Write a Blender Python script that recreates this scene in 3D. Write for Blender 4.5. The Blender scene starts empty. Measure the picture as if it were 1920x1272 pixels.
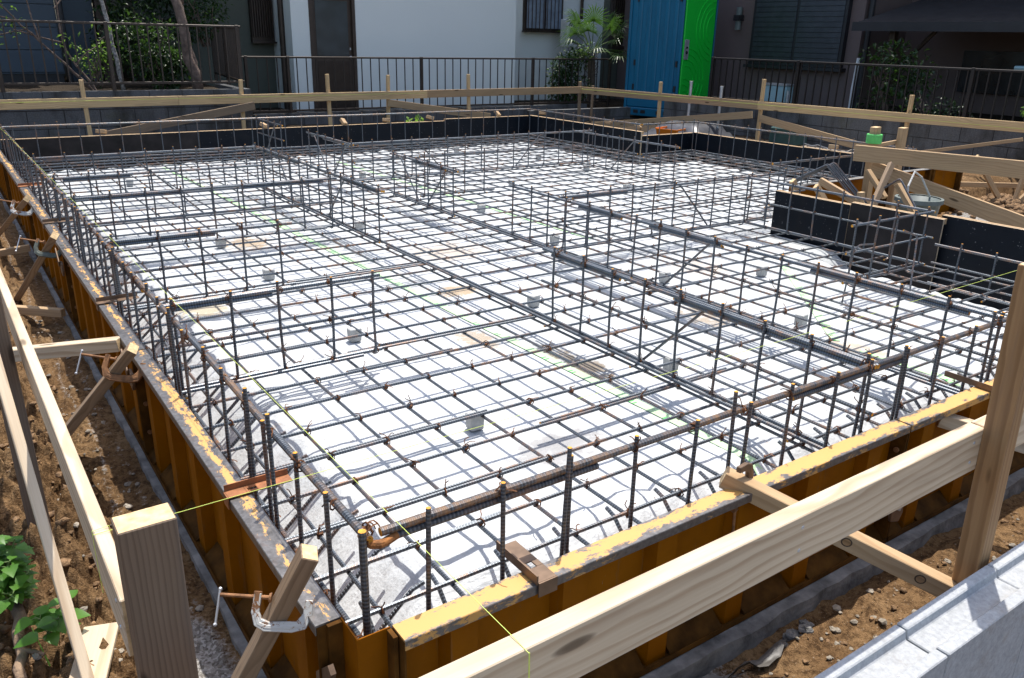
import bpy, bmesh, math, random
from mathutils import Vector, Matrix, noise, Quaternion
random.seed(7)
S = bpy.context.scene
COL = S.collection
R = math.radians
def V(*a): return Vector(a)

# ------------------------------------------------------------------ node helpers
class NT:
    def __init__(s, name):
        s.m = bpy.data.materials.new(name); s.m.use_nodes = True
        s.t = s.m.node_tree; s.n = s.t.nodes; s.l = s.t.links
        s.b = s.n['Principled BSDF']; s.out = s.n['Material Output']
    def add(s, typ, **kw):
        nd = s.n.new(typ)
        for k, v in kw.items():
            if k.startswith('i_'):
                nd.inputs[k[2:].replace('_', ' ')].default_value = v
            else: setattr(nd, k, v)
        return nd
    def link(s, a, b): s.l.new(a, b)
    def coord(s, kind='Object', scale=(1,1,1), rnd=False):
        tc = s.add('ShaderNodeTexCoord'); out = tc.outputs[kind]
        if rnd:
            oi = s.add('ShaderNodeObjectInfo')
            mu = s.add('ShaderNodeMath', operation='MULTIPLY'); mu.inputs[1].default_value = 53.7
            s.link(oi.outputs['Random'], mu.inputs[0])
            va = s.add('ShaderNodeVectorMath', operation='ADD')
            s.link(out, va.inputs[0]); s.link(mu.outputs[0], va.inputs[1]); out = va.outputs[0]
        mp = s.add('ShaderNodeMapping'); mp.inputs['Scale'].default_value = scale
        s.link(out, mp.inputs['Vector']); return mp.outputs[0]
    def noise(s, vec, scale, detail=4, rough=.55, dist=0):
        nd = s.add('ShaderNodeTexNoise'); nd.inputs['Scale'].default_value = scale
        nd.inputs['Detail'].default_value = detail; nd.inputs['Roughness'].default_value = rough
        nd.inputs['Distortion'].default_value = dist
        s.link(vec, nd.inputs['Vector']); return nd.outputs['Fac']
    def ramp(s, fac, stops, interp='LINEAR'):
        nd = s.add('ShaderNodeValToRGB'); cr = nd.color_ramp; cr.interpolation = interp
        while len(cr.elements) < len(stops): cr.elements.new(.5)
        for e, (p, c) in zip(cr.elements, stops):
            e.position = p; e.color = (c if isinstance(c, (tuple, list)) else (c, c, c)) + ((1,) if not isinstance(c, (tuple, list)) or len(c) == 3 else ())
        s.link(fac, nd.inputs[0]); return nd.outputs[0]
    def mix(s, fac, a, b, mode='MIX'):
        nd = s.add('ShaderNodeMix', data_type='RGBA', blend_type=mode)
        if isinstance(fac, (int, float)): nd.inputs[0].default_value = fac
        else: s.link(fac, nd.inputs[0])
        for i, x in ((6, a), (7, b)):
            if isinstance(x, (tuple, list)): nd.inputs[i].default_value = tuple(x) + (1,)
            else: s.link(x, nd.inputs[i])
        return nd.outputs[2]
    def math(s, op, a, b=None):
        nd = s.add('ShaderNodeMath', operation=op)
        for i, x in ((0, a), (1, b)):
            if x is None: continue
            if isinstance(x, (int, float)): nd.inputs[i].default_value = x
            else: s.link(x, nd.inputs[i])
        return nd.outputs[0]
    def sep(s, vec):
        nd = s.add('ShaderNodeSeparateXYZ'); s.link(vec, nd.inputs[0]); return nd.outputs
    def bump(s, h, strength=.3, dist=.01):
        nd = s.add('ShaderNodeBump'); nd.inputs['Strength'].default_value = strength
        nd.inputs['Distance'].default_value = dist
        s.link(h, nd.inputs['Height']); s.link(nd.outputs[0], s.b.inputs['Normal'])
    def fin(s, col=None, rough=.6, metal=0, spec=None):
        if col is not None:
            if isinstance(col, (tuple, list)): s.b.inputs['Base Color'].default_value = tuple(col) + (1,)
            else: s.link(col, s.b.inputs['Base Color'])
        for nm, v in (('Roughness', rough), ('Metallic', metal)):
            if isinstance(v, (int, float)): s.b.inputs[nm].default_value = v
            else: s.link(v, s.b.inputs[nm])
        if spec is not None: s.b.inputs['Specular IOR Level'].default_value = spec
        return s.m

def m_plain(name, col, rough=.6, metal=0, var=.25, scale=6, bump=0, bscale=60, spec=None):
    t = NT(name); c = t.coord('Object', rnd=True)
    f = t.noise(c, scale, 5)
    lo = tuple(x*(1-var) for x in col); hi = tuple(min(1, x*(1+var)) for x in col)
    k = t.ramp(f, [(.3, lo), (.7, hi)])
    if bump: t.bump(t.noise(c, bscale, 3), bump, .01)
    return t.fin(k, rough, metal, spec)

def m_wood(name, light, dark, rough=.65, ring=1.0, gstr=.75, warp=.155):
    """sawn softwood: growth rings cut at a slant give long cathedral figures along x"""
    t = NT(name)
    c0 = t.coord('Object', (1, 1, 1), rnd=True); o = t.sep(c0)
    slow = t.noise(t.coord('Object', (1.1, 5, 5), rnd=True), 1, 3, .5)
    slow2 = t.noise(t.coord('Object', (4.5, 22, 22), rnd=True), 1, 3, .5)
    r = t.math('ADD', t.math('ADD', o['Z'], t.math('MULTIPLY', o['Y'], .55)), t.math('ADD', t.math('MULTIPLY', slow, warp), t.math('MULTIPLY', slow2, .012)))
    ph = t.math('FRACT', t.math('MULTIPLY', r, 62*ring))
    late = t.ramp(ph, [(.0, .0), (.45, .10), (.82, 1.0), (.93, .85), (1.0, .0)])
    fine = t.noise(t.coord('Object', (3, 160, 160), rnd=True), 1, 3)
    broad = t.noise(t.coord('Object', (1.6, 7, 7), rnd=True), 1.3, 3)
    k = t.mix(t.math('MULTIPLY', late, t.math('MULTIPLY', t.ramp(broad, [(.3, .35), (.65, 1.0)]), gstr)), light, dark)
    k = t.mix(t.ramp(fine, [(.35, 0.0), (.8, .30)]), k, dark)
    k = t.mix(t.ramp(broad, [(.5, 0.0), (.8, .30)]), k, tuple(.6*b for b in light))
    hw = t.noise(t.coord('Object', (1.3, 13, 13), rnd=True), 1.1, 4, .55, .5)
    k = t.mix(t.ramp(hw, [(.55, 0.0), (.66, .6*gstr)]), k, tuple(.75*b+.05 for b in dark))
    kn = t.add('ShaderNodeTexVoronoi'); kn.inputs['Scale'].default_value = 1
    t.link(t.coord('Object', (2.4, 10, 10), rnd=True), kn.inputs['Vector'])
    kd = t.ramp(kn.outputs['Distance'], [(.05, .9), (.085, .75), (.12, 0.0)])
    k = t.mix(kd, k, tuple(.30*b for b in dark))
    t.bump(fine, .15, .004)
    return t.fin(k, rough, 0, .3)

M = {}
M['pine'] = m_wood('fresh_pine', (.60, .49, .345), (.36, .245, .145), ring=.55, gstr=.8)
M['pine_tan'] = m_wood('tan_pine', (.46, .315, .175), (.27, .155, .07), ring=.75, gstr=.55)
M['post_tan'] = m_wood('brown_post_pine', (.36, .215, .10), (.17, .085, .032), ring=1.0, warp=.03)
M['post_grey'] = m_wood('dull_post_wood', (.185, .132, .090), (.095, .062, .040), ring=2.0, warp=.02)
M['pine_back'] = m_wood('pale_far_pine', (.70, .49, .255), (.42, .26, .11), ring=.8)
M['cedar'] = m_wood('weathered_cedar', (.29, .205, .13), (.155, .10, .058), ring=1.2)
M['knot_dark'] = m_plain('dark_knot_ring', (.06, .035, .02), .8)
M['endgrain'] = m_plain('end_grain', (.62, .44, .23), .8, var=.3, scale=60)

def m_rebar(name='rebar_steel', th=.50, rc=(.24, .105, .034)):
    t = NT(name)
    uv = t.add('ShaderNodeUVMap'); o = t.sep(uv.outputs[0])
    cx = t.add('ShaderNodeCombineXYZ'); t.link(o['Y'], cx.inputs['Y'])
    w = t.add('ShaderNodeTexWave', wave_type='BANDS', bands_direction='Y', wave_profile='SIN')
    w.inputs['Scale'].default_value = 33; w.inputs['Distortion'].default_value = 0
    t.link(cx.outputs[0], w.inputs['Vector'])
    rib = t.ramp(w.outputs['Fac'], [(.45, 0.0), (.75, 1.0)])
    c = t.coord('Object', rnd=True)
    n1 = t.noise(c, 3.0, 5, .65); n2 = t.noise(c, 38, 4, .6)
    base = t.ramp(n2, [(.3, (.050, .058, .068)), (.7, (.095, .108, .122))])
    base = t.mix(t.math('MULTIPLY', rib, .45), base, (.22, .245, .27))
    rm = t.math('MULTIPLY', t.ramp(n1, [(th, 0.0), (th+.14, .85)]), t.ramp(n2, [(.38, 0.0), (.62, 1.0)]))
    base = t.mix(rm, base, rc)
    met = t.math('SUBTRACT', .60, t.math('MULTIPLY', rm, .55))
    t.bump(rib, .55, .0016)
    return t.fin(base, .38, met)
M['rebar'] = m_rebar()
M['rebar_worn'] = m_rebar('worn_rebar_steel', .40, (.23, .125, .055))
M['rebar_rust'] = m_plain('rusty_steel', (.30, .12, .03), .8, .15, .45, 45, .3, 200)
M['rebar_tip'] = m_plain('cut_rebar_end', (.62, .27, .02), .7, 0, .3, 90)
M['tie'] = m_plain('rusted_tie_wire', (.135, .050, .014), .8, .1, .5, 25)

def m_form(name, dirt=.45):
    t = NT(name); c = t.coord('Object', rnd=True)
    n = t.noise(c, 3.5, 6, .7); s = t.noise(t.coord('Object', (40, 40, 5), rnd=True), 1, 5, .7, .4)
    k = t.ramp(n, [(.3, (.185, .058, .0)), (.7, (.265, .086, .0))])
    k = t.mix(t.math('MULTIPLY', t.ramp(s, [(.58, 0.0), (.72, 1.0)]), dirt), k, (.13, .085, .05))
    ch = t.noise(c, 26, 8, .75, .8)
    k = t.mix(t.ramp(ch, [(.65, 0.0), (.69, .85)]), k, (.055, .05, .048))
    sp2 = t.noise(t.coord('Object', (60, 60, 14), rnd=True), 1, 6, .8, .3)
    k = t.mix(t.math('MULTIPLY', t.ramp(sp2, [(.66, 0.0), (.70, .75)]), t.ramp(n, [(.45, 0.0), (.6, 1.0)])), k, (.20, .19, .17))
    t.bump(s, .12, .003)
    return t.fin(k, .62, 0, .08)
M['form'] = m_form('orange_form_paint')
M['form_dirty'] = m_plain('dirty_form_paint', (.085, .036, .006), .8, 0, .5, 14, spec=.1)
def m_flange(name, th):
    t = NT(name); c = t.coord('Object', rnd=False)
    o = t.sep(c)
    n = t.noise(t.coord('Object', (16, 34, 34), rnd=True), 1, 10, .80, .25)
    lowf = t.noise(t.coord('Object', (1.6, 5, 5), rnd=True), 1, 2)
    # paint survives in a band along the middle of the flange
    band = t.math('SUBTRACT', 1.0, t.math('ABSOLUTE', t.math('MULTIPLY', t.math('SUBTRACT', o['Y'], .026), 26.0)))
    f = t.math('ADD', t.math('MULTIPLY', n, 1.0), t.math('ADD', t.math('MULTIPLY', band, .25), t.math('MULTIPLY', lowf, .5)))
    m = t.ramp(f, [(th, 0.0), (th+.035, 1.0)])
    f2 = t.noise(c, 70, 4)
    steel = t.ramp(f2, [(.3, (.10, .095, .09)), (.7, (.21, .20, .195))])
    rs = t.noise(c, 9, 5, .7)
    steel = t.mix(t.ramp(rs, [(.55, 0.0), (.72, .6)]), steel, (.20, .10, .055))
    k = t.mix(m, steel, (.55, .30, .085))
    return t.fin(k, t.ramp(m, [(0, .38), (1, .6)]), t.ramp(m, [(0, .55), (1, 0)]))
M['flange'] = m_flange('worn_flange_paint', .985)
M['flange_front'] = m_flange('less_worn_flange_paint', .82)
M['clip_rust'] = m_plain('rusty_plate', (.29, .115, .045), .65, .25, .4, 22, .15, 120)
M['clip_brown'] = m_plain('brown_steel_plate', (.17, .11, .07), .5, .5, .35, 18)
M['clamp_white'] = None
def m_flaky():
    t = NT('flaking_white_paint'); c = t.coord('Object', rnd=True); n = t.noise(c, 38, 7, .75, .6)
    k = t.mix(t.ramp(n, [(.535, 0.0), (.575, 1.0)]), (.52, .52, .49), (.19, .085, .03))
    t.bump(n, .4, .002); return t.fin(k, .55, .1)
M['clamp_white'] = m_flaky()
M['clamp_rust'] = m_plain('clamp_rust_metal', (.25, .12, .05), .7, .3, .5, 40)
M['clamp_green'] = m_plain('dull_green_paint', (.10, .11, .085), .55, .1, .35, 25)
M['galv'] = m_plain('galvanised_steel', (.50, .51, .52), .45, .7, .2, 12)

def m_ply():
    t = NT('film_faced_plywood'); c = t.coord('Object', rnd=True)
    n = t.noise(c, 4, 7, .7); s = t.noise(t.coord('Object', (9, 9, 1.4), rnd=True), 1, 4)
    k = t.ramp(n, [(.3, (.004, .006, .010)), (.62, (.007, .010, .015)), (.8, (.022, .021, .022))])
    k = t.mix(t.ramp(s, [(.5, 0.0), (.75, .5)]), k, (.016, .014, .014))
    sp = t.noise(c, 55, 2); k = t.mix(t.ramp(sp, [(.70, 0.0), (.73, .6)]), k, (.2, .2, .2))
    return t.fin(k, t.ramp(n, [(.3, .4), (.8, .65)]), 0, .15)
M['ply'] = m_ply()
M['ply_worn'] = m_plain('worn_plywood_film', (.019, .016, .0155), .65, 0, .6, 5, spec=.2)
M['ply_edge'] = m_plain('plywood_edge', (.50, .39, .26), .8, 0, .25, 20)

def m_sheet():
    t = NT('white_vapour_sheet'); c = t.coord('Object')
    n = t.noise(c, 2.2, 6, .65); n2 = t.noise(c, 16, 6, .7); n3 = t.noise(c, 95, 3, .6)
    k = t.ramp(n, [(.3, (.435, .457, .462)), (.64, (.575, .592, .592))])
    k = t.mix(t.ramp(n2, [(.44, 0.0), (.68, .55)]), k, (.37, .37, .365))
    k = t.mix(t.ramp(n3, [(.60, 0.0), (.70, .5)]), k, (.27, .265, .25))
    o = t.sep(c)
    for (x, y, sx, sy, col) in ((1.66,1.35,.14,.40,(.17,.12,.065)), (1.78,2.58,.22,.16,(.36,.25,.13)), (1.44,1.85,.15,.25,(.36,.28,.19)), (2.74,1.5,.28,.3,(.33,.265,.19)),
                                (1.1,.75,.32,.16,(.29,.285,.28)), (.45,3.0,.2,.3,(.42,.35,.23)), (1.1,4.3,.25,.3,(.36,.26,.15)), (2.2,3.4,.4,.4,(.43,.37,.30)), (3.4,2.2,.3,.3,(.42,.38,.33)), (2.9,.75,.2,.35,(.42,.35,.26))):
        dx = t.math('DIVIDE', t.math('SUBTRACT', o['X'], x), sx); dy = t.math('DIVIDE', t.math('SUBTRACT', o['Y'], y), sy)
        d = t.math('ADD', t.math('MULTIPLY', dx, dx), t.math('MULTIPLY', dy, dy))
        f = t.math('SUBTRACT', t.math('ADD', n2, .35), t.math('MULTIPLY', d, .45))
        k = t.mix(t.ramp(f, [(.62, 0.0), (.78, .85)]), k, col)
    fl = t.noise(c, 34, 8, .8, .6); reg = t.noise(c, 1.6, 2)
    k = t.mix(t.math('MULTIPLY', t.ramp(fl, [(.60, 0.0), (.64, .85)]), t.ramp(reg, [(.46, 0.0), (.58, 1.0)])), k, (.15, .13, .11))
    scf = t.noise(t.coord('Object', (9, 1.3, 1)), 1.0, 7, .7, .5); k = t.mix(t.ramp(scf, [(.56, 0.0), (.74, .55)]), k, (.33, .325, .32))
    rst = t.noise(c, 7, 5, .75, .3); k = t.mix(t.ramp(rst, [(.67, 0.0), (.74, .6)]), k, (.44, .26, .10))
    fld = t.noise(t.coord('Object', (3, 13, 1)), 1, 5, .6, 1.2)
    t.bump(t.math('ADD', t.math('MULTIPLY', fld, 2.2), t.math('ADD', t.noise(c, 30, 5, .6), t.math('MULTIPLY', n3, .3))), .42, .014)
    return t.fin(k, .5, 0, .35)
M['sheet'] = m_sheet()
M['tape'] = m_plain('lime_tape', (.43, .62, .36), .5, 0, .12, 6)
M['tape_dark'] = m_plain('green_tape_mark', (.10, .50, .12), .5, 0, .2, 6)
M['string'] = m_plain('yellow_green_string', (.68, .80, .16), .7, 0, .05, 6)
M['spacer'] = m_plain('grey_concrete_spacer', (.40, .40, .38), .9, 0, .2, 30, .3, 90)
M['dull_plastic'] = m_plain('dull_grey_plastic', (.10, .092, .082), .5, 0, .3, 18)
M['lean_pale'] = m_plain('pale_crumbled_concrete', (.17, .165, .155), .95, 0, .4, 30, .8, 80)
M['lean'] = m_plain('grey_lean_concrete', (.185, .178, .165), .9, 0, .55, 14, .5, 60)

def m_ground():
    t = NT('brown_soil'); c = t.coord('Object')
    n = t.noise(c, 3, 8, .7); n2 = t.noise(c, 40, 6, .75); n3 = t.noise(c, 160, 3)
    k = t.ramp(n, [(.3, (.135, .074, .033)), (.55, (.25, .152, .073)), (.75, (.37, .245, .13))])
    k = t.mix(t.ramp(n2, [(.38, .85), (.56, 0.0)]), k, (.052, .028, .013))
    k = t.mix(t.ramp(n3, [(.66, 0.0), (.72, .6)]), k, (.38, .33, .26))
    # grey crushed stone beside the formwork and in the entrance recess
    v = t.add('ShaderNodeVertexColor') if False else t.add('ShaderNodeAttribute', attribute_name='gravel')
    g = t.math('ADD', v.outputs['Fac'], t.math('MULTIPLY', t.math('SUBTRACT', n2, .5), .9))
    gv = t.add('ShaderNodeTexVoronoi'); gv.inputs['Scale'].default_value = 130; t.link(c, gv.inputs['Vector'])
    gc = t.ramp(t.sep(gv.outputs['Color'])['X'], [(.0, (.15, .135, .115)), (.6, (.33, .31, .28)), (1, (.50, .48, .45))])
    k = t.mix(t.ramp(g, [(.45, 0.0), (.6, 1.0)]), k, gc)
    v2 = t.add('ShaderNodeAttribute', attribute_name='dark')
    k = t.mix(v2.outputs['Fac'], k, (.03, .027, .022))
    v3 = t.add('ShaderNodeAttribute', attribute_name='pad')
    k = t.mix(v3.outputs['Fac'], k, (.36, .32, .27))
    h = t.math('ADD', n2, t.math('MULTIPLY', n3, .4))
    t.bump(h, .8, .02)
    return t.fin(k, .95, 0, .1)
M['ground'] = m_ground()
M['stone'] = m_plain('pale_pebble', (.26, .225, .175), .85, 0, .5, 12)
M['clod'] = m_plain('soil_clod', (.215, .128, .062), .95, 0, .45, 40, 1.0, 90)

def m_block(name, c0, c1, joints=None):
    t = NT(name); c = t.coord('Object')
    n = t.noise(c, 70, 5, .7); n2 = t.noise(c, 3, 6, .7)
    k = t.ramp(n, [(.35, c0), (.65, c1)])
    st = t.noise(t.coord('Object', (2.2, 2.2, .9)), 1.3, 5, .65)
    if joints:
        k = t.mix(t.ramp(st, [(.46, 0.0), (.66, .85)]), k, (.035, .032, .026))
        k = t.mix(t.ramp(n2, [(.55, 0.0), (.75, .6)]), k, (.085, .085, .045))
    else:
        k = t.mix(t.ramp(n2, [(.4, 0.0), (.8, .25)]), k, tuple(x*.7 for x in c0))
        sp = t.noise(c, 120, 5, .8); k = t.mix(t.ramp(sp, [(.64, 0.0), (.70, .7)]), k, tuple(x*.45 for x in c0)); drt = t.noise(c, 7, 6, .75, .4); k = t.mix(t.ramp(drt, [(.56, 0.0), (.74, .5)]), k, (.24, .20, .15))
    t.bump(n, .4, .004)
    return t.fin(k, .92, 0, .2)
M['newblock'] = m_block('new_concrete_block', (.31, .32, .325), (.43, .44, .445))
M['oldblock'] = m_block('stained_old_block', (.085, .088, .09), (.145, .147, .148), True)
M['mortar'] = m_plain('mortar', (.045, .043, .04), .95)

def m_stucco(name, col, bump=.4):
    t = NT(name); c = t.coord('Object')
    n = t.noise(c, 90, 4, .6); n2 = t.noise(c, .8, 3)
    k = t.mix(t.ramp(n2, [(.3, 0.0), (.8, .12)]), col, tuple(x*.7 for x in col))
    k = t.mix(t.ramp(n, [(.35, .12), (.6, 0.0)]), k, tuple(x*.65 for x in col))
    t.bump(n, bump, .008)
    return t.fin(k, .9, 0, .2)
M['white_wall'] = m_stucco('white_stucco', (.84, .86, .80))
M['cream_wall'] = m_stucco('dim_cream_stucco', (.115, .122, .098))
M['pink_wall'] = m_stucco('dull_pink_stucco', (.150, .114, .104))
M['blue_siding'] = m_plain('blue_grey_siding', (.045, .064, .084), .6, 0, .1, 2)
M['brown_metal'] = m_plain('dark_brown_metal', (.045, .030, .022), .4, .3, .2, 8)
M['fence_brown'] = m_plain('brown_fence_metal', (.045, .032, .024), .45, .3, .15, 8)
M['fence_dark'] = m_plain('dark_fence_metal', (.018, .014, .012), .5, .2, .15, 8)
M['door_wood'] = m_plain('brown_door_frame', (.055, .034, .022), .5, 0, .2, 8)
def m_glass(name, col, rough=.18):
    t = NT(name); c = t.coord('Object', (1, 1, 1))
    w = t.add('ShaderNodeTexVoronoi'); w.inputs['Scale'].default_value = 90; t.link(c, w.inputs['Vector'])
    t.bump(w.outputs['Distance'], .25, .004)
    n = t.noise(c, 1.4, 2)
    return t.fin(t.ramp(n, [(.4, tuple(x*.35 for x in col)), (.65, col)]), rough, 0, .6)
M['frosted'] = m_glass('frosted_pane', (.06, .08, .095))
M['pane'] = m_glass('dark_pane', (.03, .045, .06), .06)
M['curtain'] = m_plain('pale_curtain', (.25, .30, .36), .8, 0, .3, 5)
M['shutter'] = m_plain('black_shutter_slats', (.040, .045, .052), .42, .3, .2, 6)
M['roof_dark'] = m_plain('dark_canopy_roof', (.022, .021, .022), .6, 0, .35, 6)
M['black'] = m_plain('black_plastic', (.015, .015, .017), .5)
M['toilet_blue'] = m_plain('blue_plastic', (.0, .125, .225), .4, 0, .12, 1.5)
M['toilet_green'] = m_plain('bright_green_plastic', (.006, .66, .045), .45, 0, .06, 1.5)
M['grey_plastic'] = m_plain('grey_plastic', (.30, .31, .32), .45)
M['white_plastic'] = m_plain('white_plastic', (.62, .63, .62), .5, 0, .1, 4)
M['aqua_box'] = m_plain('pale_aqua_case', (.30, .45, .47), .45, 0, .1, 4)
M['teal_mesh'] = m_plain('teal_cover', (.03, .075, .07), .8)
M['orange'] = m_plain('orange_tray_plastic', (.75, .20, .01), .45, 0, .1, 4)
M['dark_tarp'] = m_plain('dark_sheet_cover', (.05, .052, .06), .4, 0, .5, 7)
M['bark'] = m_plain('grey_brown_bark', (.15, .105, .08), .9, 0, .45, 16, .8, 50)
M['bark_pale'] = m_plain('mottled_pale_bark', (.26, .24, .215), .9, 0, .9, 28, .6, 60)
M['stem'] = m_plain('green_stem', (.11, .17, .045), .7)
M['deadwood'] = m_plain('dry_root_wood', (.21, .14, .085), .9, 0, .5, 18, .8, 60)
M['rope'] = m_plain('white_rope', (.48, .47, .44), .8, 0, .25, 80)
M['red'] = m_plain('red_petals', (.5, .02, .015), .6)
M['fibre'] = m_plain('palm_trunk_fibre', (.13, .10, .075), .95, 0, .6, 25, .9, 60)
M['grass_m'] = m_plain('bright_grass_blade', (.20, .42, .05), .6)
M['bucket'] = m_plain('grey_green_bucket', (.12, .145, .135), .5, 0, .2, 8)

def m_leaf(name, a, b, trans=.45):
    t = NT(name)
    oi = t.coord('Object'); n = t.noise(oi, 9, 2)
    k = t.ramp(n, [(.3, a), (.7, b)])
    t.fin(k, .42, 0, .45)
    tr = t.add('ShaderNodeBsdfTranslucent'); t.link(t.mix(.5, k, tuple(min(1, x*1.7) for x in b)), tr.inputs[0])
    mx = t.add('ShaderNodeMixShader'); mx.inputs[0].default_value = trans
    t.link(t.b.outputs[0], mx.inputs[1]); t.link(tr.outputs[0], mx.inputs[2]); t.link(mx.outputs[0], t.out.inputs[0])
    return t.m
M['leaf'] = m_leaf('mid_green_leaf', (.014, .038, .007), (.045, .095, .015))
M['leaf_dark'] = m_leaf('deep_green_leaf', (.009, .026, .007), (.026, .060, .013), .25)
M['leaf_lime'] = m_leaf('lime_leaf', (.10, .20, .025), (.20, .34, .05), .5)
M['leaf_weed'] = m_leaf('weed_leaf', (.055, .16, .018), (.12, .27, .035), .4)
M['leaf_palm'] = m_leaf('palm_leaf', (.018, .055, .010), (.065, .14, .020), .3)

# ------------------------------------------------------------------ mesh builder
class MB:
    def __init__(s): s.v=[]; s.f=[]; s.uv=[]; s.mi=[]
    def face(s, idx, mi=0, uv=None):
        s.f.append(idx); s.mi.append(mi); s.uv.append(uv or [(0,0)]*len(idx))
    def tube(s, pts, r, n=7, mi=0, caps=True, tip=None, taper=None):
        pts = [Vector(p) for p in pts]; N = len(pts)
        base = len(s.v); L = 0; Ls = []
        t0 = (pts[1]-pts[0]).normalized()
        up = Vector((0,0,1)) if abs(t0.z) < .9 else Vector((1,0,0))
        a = t0.cross(up).normalized()
        for i, p in enumerate(pts):
            if i == 0: t = pts[1]-pts[0]
            elif i == N-1: t = pts[-1]-pts[-2]
            else: t = (pts[i]-pts[i-1]).normalized()+(pts[i+1]-pts[i]).normalized()
            t.normalize() if t.length > 1e-9 else None
            a = (a - t*a.dot(t)).normalized(); b = t.cross(a)
            if i: L += (p-pts[i-1]).length
            Ls.append(L); rr = r if taper is None else r + (taper-r)*i/(N-1)
            for k in range(n):
                an = 2*math.pi*k/n
                s.v.append(p + a*(math.cos(an)*rr) + b*(math.sin(an)*rr))
        for i in range(N-1):
            for k in range(n):
                k2 = (k+1) % n; q = base+i*n
                s.face((q+k, q+k2, q+n+k2, q+n+k), mi, [(k/n, Ls[i]), ((k+1)/n, Ls[i]), ((k+1)/n, Ls[i+1]), (k/n, Ls[i+1])])
        if caps:
            m2 = mi if tip is None else tip
            s.face(tuple(base+k for k in range(n))[::-1], m2); s.face(tuple(base+(N-1)*n+k for k in range(n)), m2)
    def box(s, lo, hi, mi=0, m=None):
        x0,y0,z0 = lo; x1,y1,z1 = hi; b = len(s.v)
        for p in ((x0,y0,z0),(x1,y0,z0),(x1,y1,z0),(x0,y1,z0),(x0,y0,z1),(x1,y0,z1),(x1,y1,z1),(x0,y1,z1)):
            q = Vector(p); s.v.append(m @ q if m else q)
        for f in ((0,3,2,1),(4,5,6,7),(0,1,5,4),(1,2,6,5),(2,3,7,6),(3,0,4,7)): s.face(tuple(b+i for i in f), mi)
    def prism(s, poly, axis, d0, d1, mi=0, m=None):
        # polygon (list of 2-D points) in the plane across 'axis', extruded from d0 to d1
        n = len(poly); b = len(s.v)
        for d in (d0, d1):
            for (p, q) in poly:
                w = {'x': (d, p, q), 'y': (p, d, q), 'z': (p, q, d)}[axis]
                w = Vector(w); s.v.append(m @ w if m else w)
        s.face(tuple(b+i for i in range(n))[::-1], mi); s.face(tuple(b+n+i for i in range(n)), mi)
        for i in range(n): j = (i+1) % n; s.face((b+i, b+j, b+n+j, b+n+i), mi)
    def lathe(s, prof, c=(0,0,0), n=16, mi=0):
        b = len(s.v)
        for (r, z) in prof:
            for k in range(n):
                a = 2*math.pi*k/n; s.v.append(Vector((c[0]+r*math.cos(a), c[1]+r*math.sin(a), c[2]+z)))
        for i in range(len(prof)-1):
            for k in range(n):
                k2 = (k+1) % n; s.face((b+i*n+k, b+i*n+k2, b+(i+1)*n+k2, b+(i+1)*n+k), mi)
    def blob(s, c, r, sx=1, sy=1, sz=1, mi=0, jit=.25):
        b = len(s.v); st = []
        rows = ((-.9,.35),(-.35,.9),(.35,.95),(.85,.45)); n = 6
        s.v.append(Vector((c[0], c[1], c[2]-r*sz)))
        for (z, q) in rows:
            o = random.random()
            for k in range(n):
                a = 2*math.pi*(k+o)/n; j = 1+random.uniform(-jit, jit)
                s.v.append(Vector((c[0]+r*sx*q*j*math.cos(a), c[1]+r*sy*q*j*math.sin(a), c[2]+r*sz*z*j)))
        s.v.append(Vector((c[0], c[1], c[2]+r*sz)))
        for k in range(n):
            k2 = (k+1) % n
            s.face((b, b+1+k2, b+1+k), mi)
            for i in range(3): s.face((b+1+i*n+k, b+1+i*n+k2, b+1+(i+1)*n+k2, b+1+(i+1)*n+k), mi)
            s.face((b+1+3*n+k, b+1+3*n+k2, b+1+4*n), mi)
    def build(s, name, mats, parent=None, off=None, smooth=False, bevel=0, xf=None):
        me = bpy.data.meshes.new(name)
        off = Vector(off) if off is not None else Vector((0,0,0))
        vs = [(xf @ v if xf else v)-off for v in s.v]
        me.from_pydata(vs, [], s.f)
        if not isinstance(mats, (list, tuple)): mats = [mats]
        for m in mats: me.materials.append(M[m])
        me.polygons.foreach_set('material_index', s.mi)
        ul = me.uv_layers.new(name='UVMap')
        flat = [c for u in s.uv for p in u for c in p]
        ul.data.foreach_set('uv', flat)
        if smooth: me.polygons.foreach_set('use_smooth', [True]*len(s.f))
        me.update()
        if bevel:
            bm = bmesh.new(); bm.from_mesh(me)
            bmesh.ops.bevel(bm, geom=[e for e in bm.edges if e.calc_face_angle(0) > .5], offset=bevel, segments=1, affect='EDGES', clamp_overlap=True)
            bm.to_mesh(me); bm.free()
        o = bpy.data.objects.new(name, me); COL.objects.link(o)
        if parent is not None: o.parent = parent
        return o

def tag(o, label, cat, group=None):
    o['label'] = label; o['category'] = cat
    if group: o['group'] = group
    return o
def thing(name, label, cat, loc=(0,0,0), rz=0, group=None):
    o = bpy.data.objects.new(name, None); COL.objects.link(o); o.empty_display_size = .1
    o.location = loc; o.rotation_euler = (0,0,rz); return tag(o, label, cat, group)
def struct(o): o['kind'] = 'structure'; return o
def stuff(o): o['kind'] = 'stuff'; return o
def copy_tree(o, parent=None):
    c = o.copy(); COL.objects.link(c)
    if parent is not None: c.parent = parent
    for ch in list(o.children): copy_tree(ch, c)
    return c
def frame(p0, p1, up=(0,0,1)):
    x = (Vector(p1)-Vector(p0)); L = x.length; x.normalize()
    u = Vector(up); y = u.cross(x)
    if y.length < 1e-4: y = Vector((0,1,0)).cross(x)
    y.normalize(); z = x.cross(y)
    m = Matrix((x, y, z)).transposed().to_4x4(); m.translation = (Vector(p0)+Vector(p1))/2
    return m, L

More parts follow.
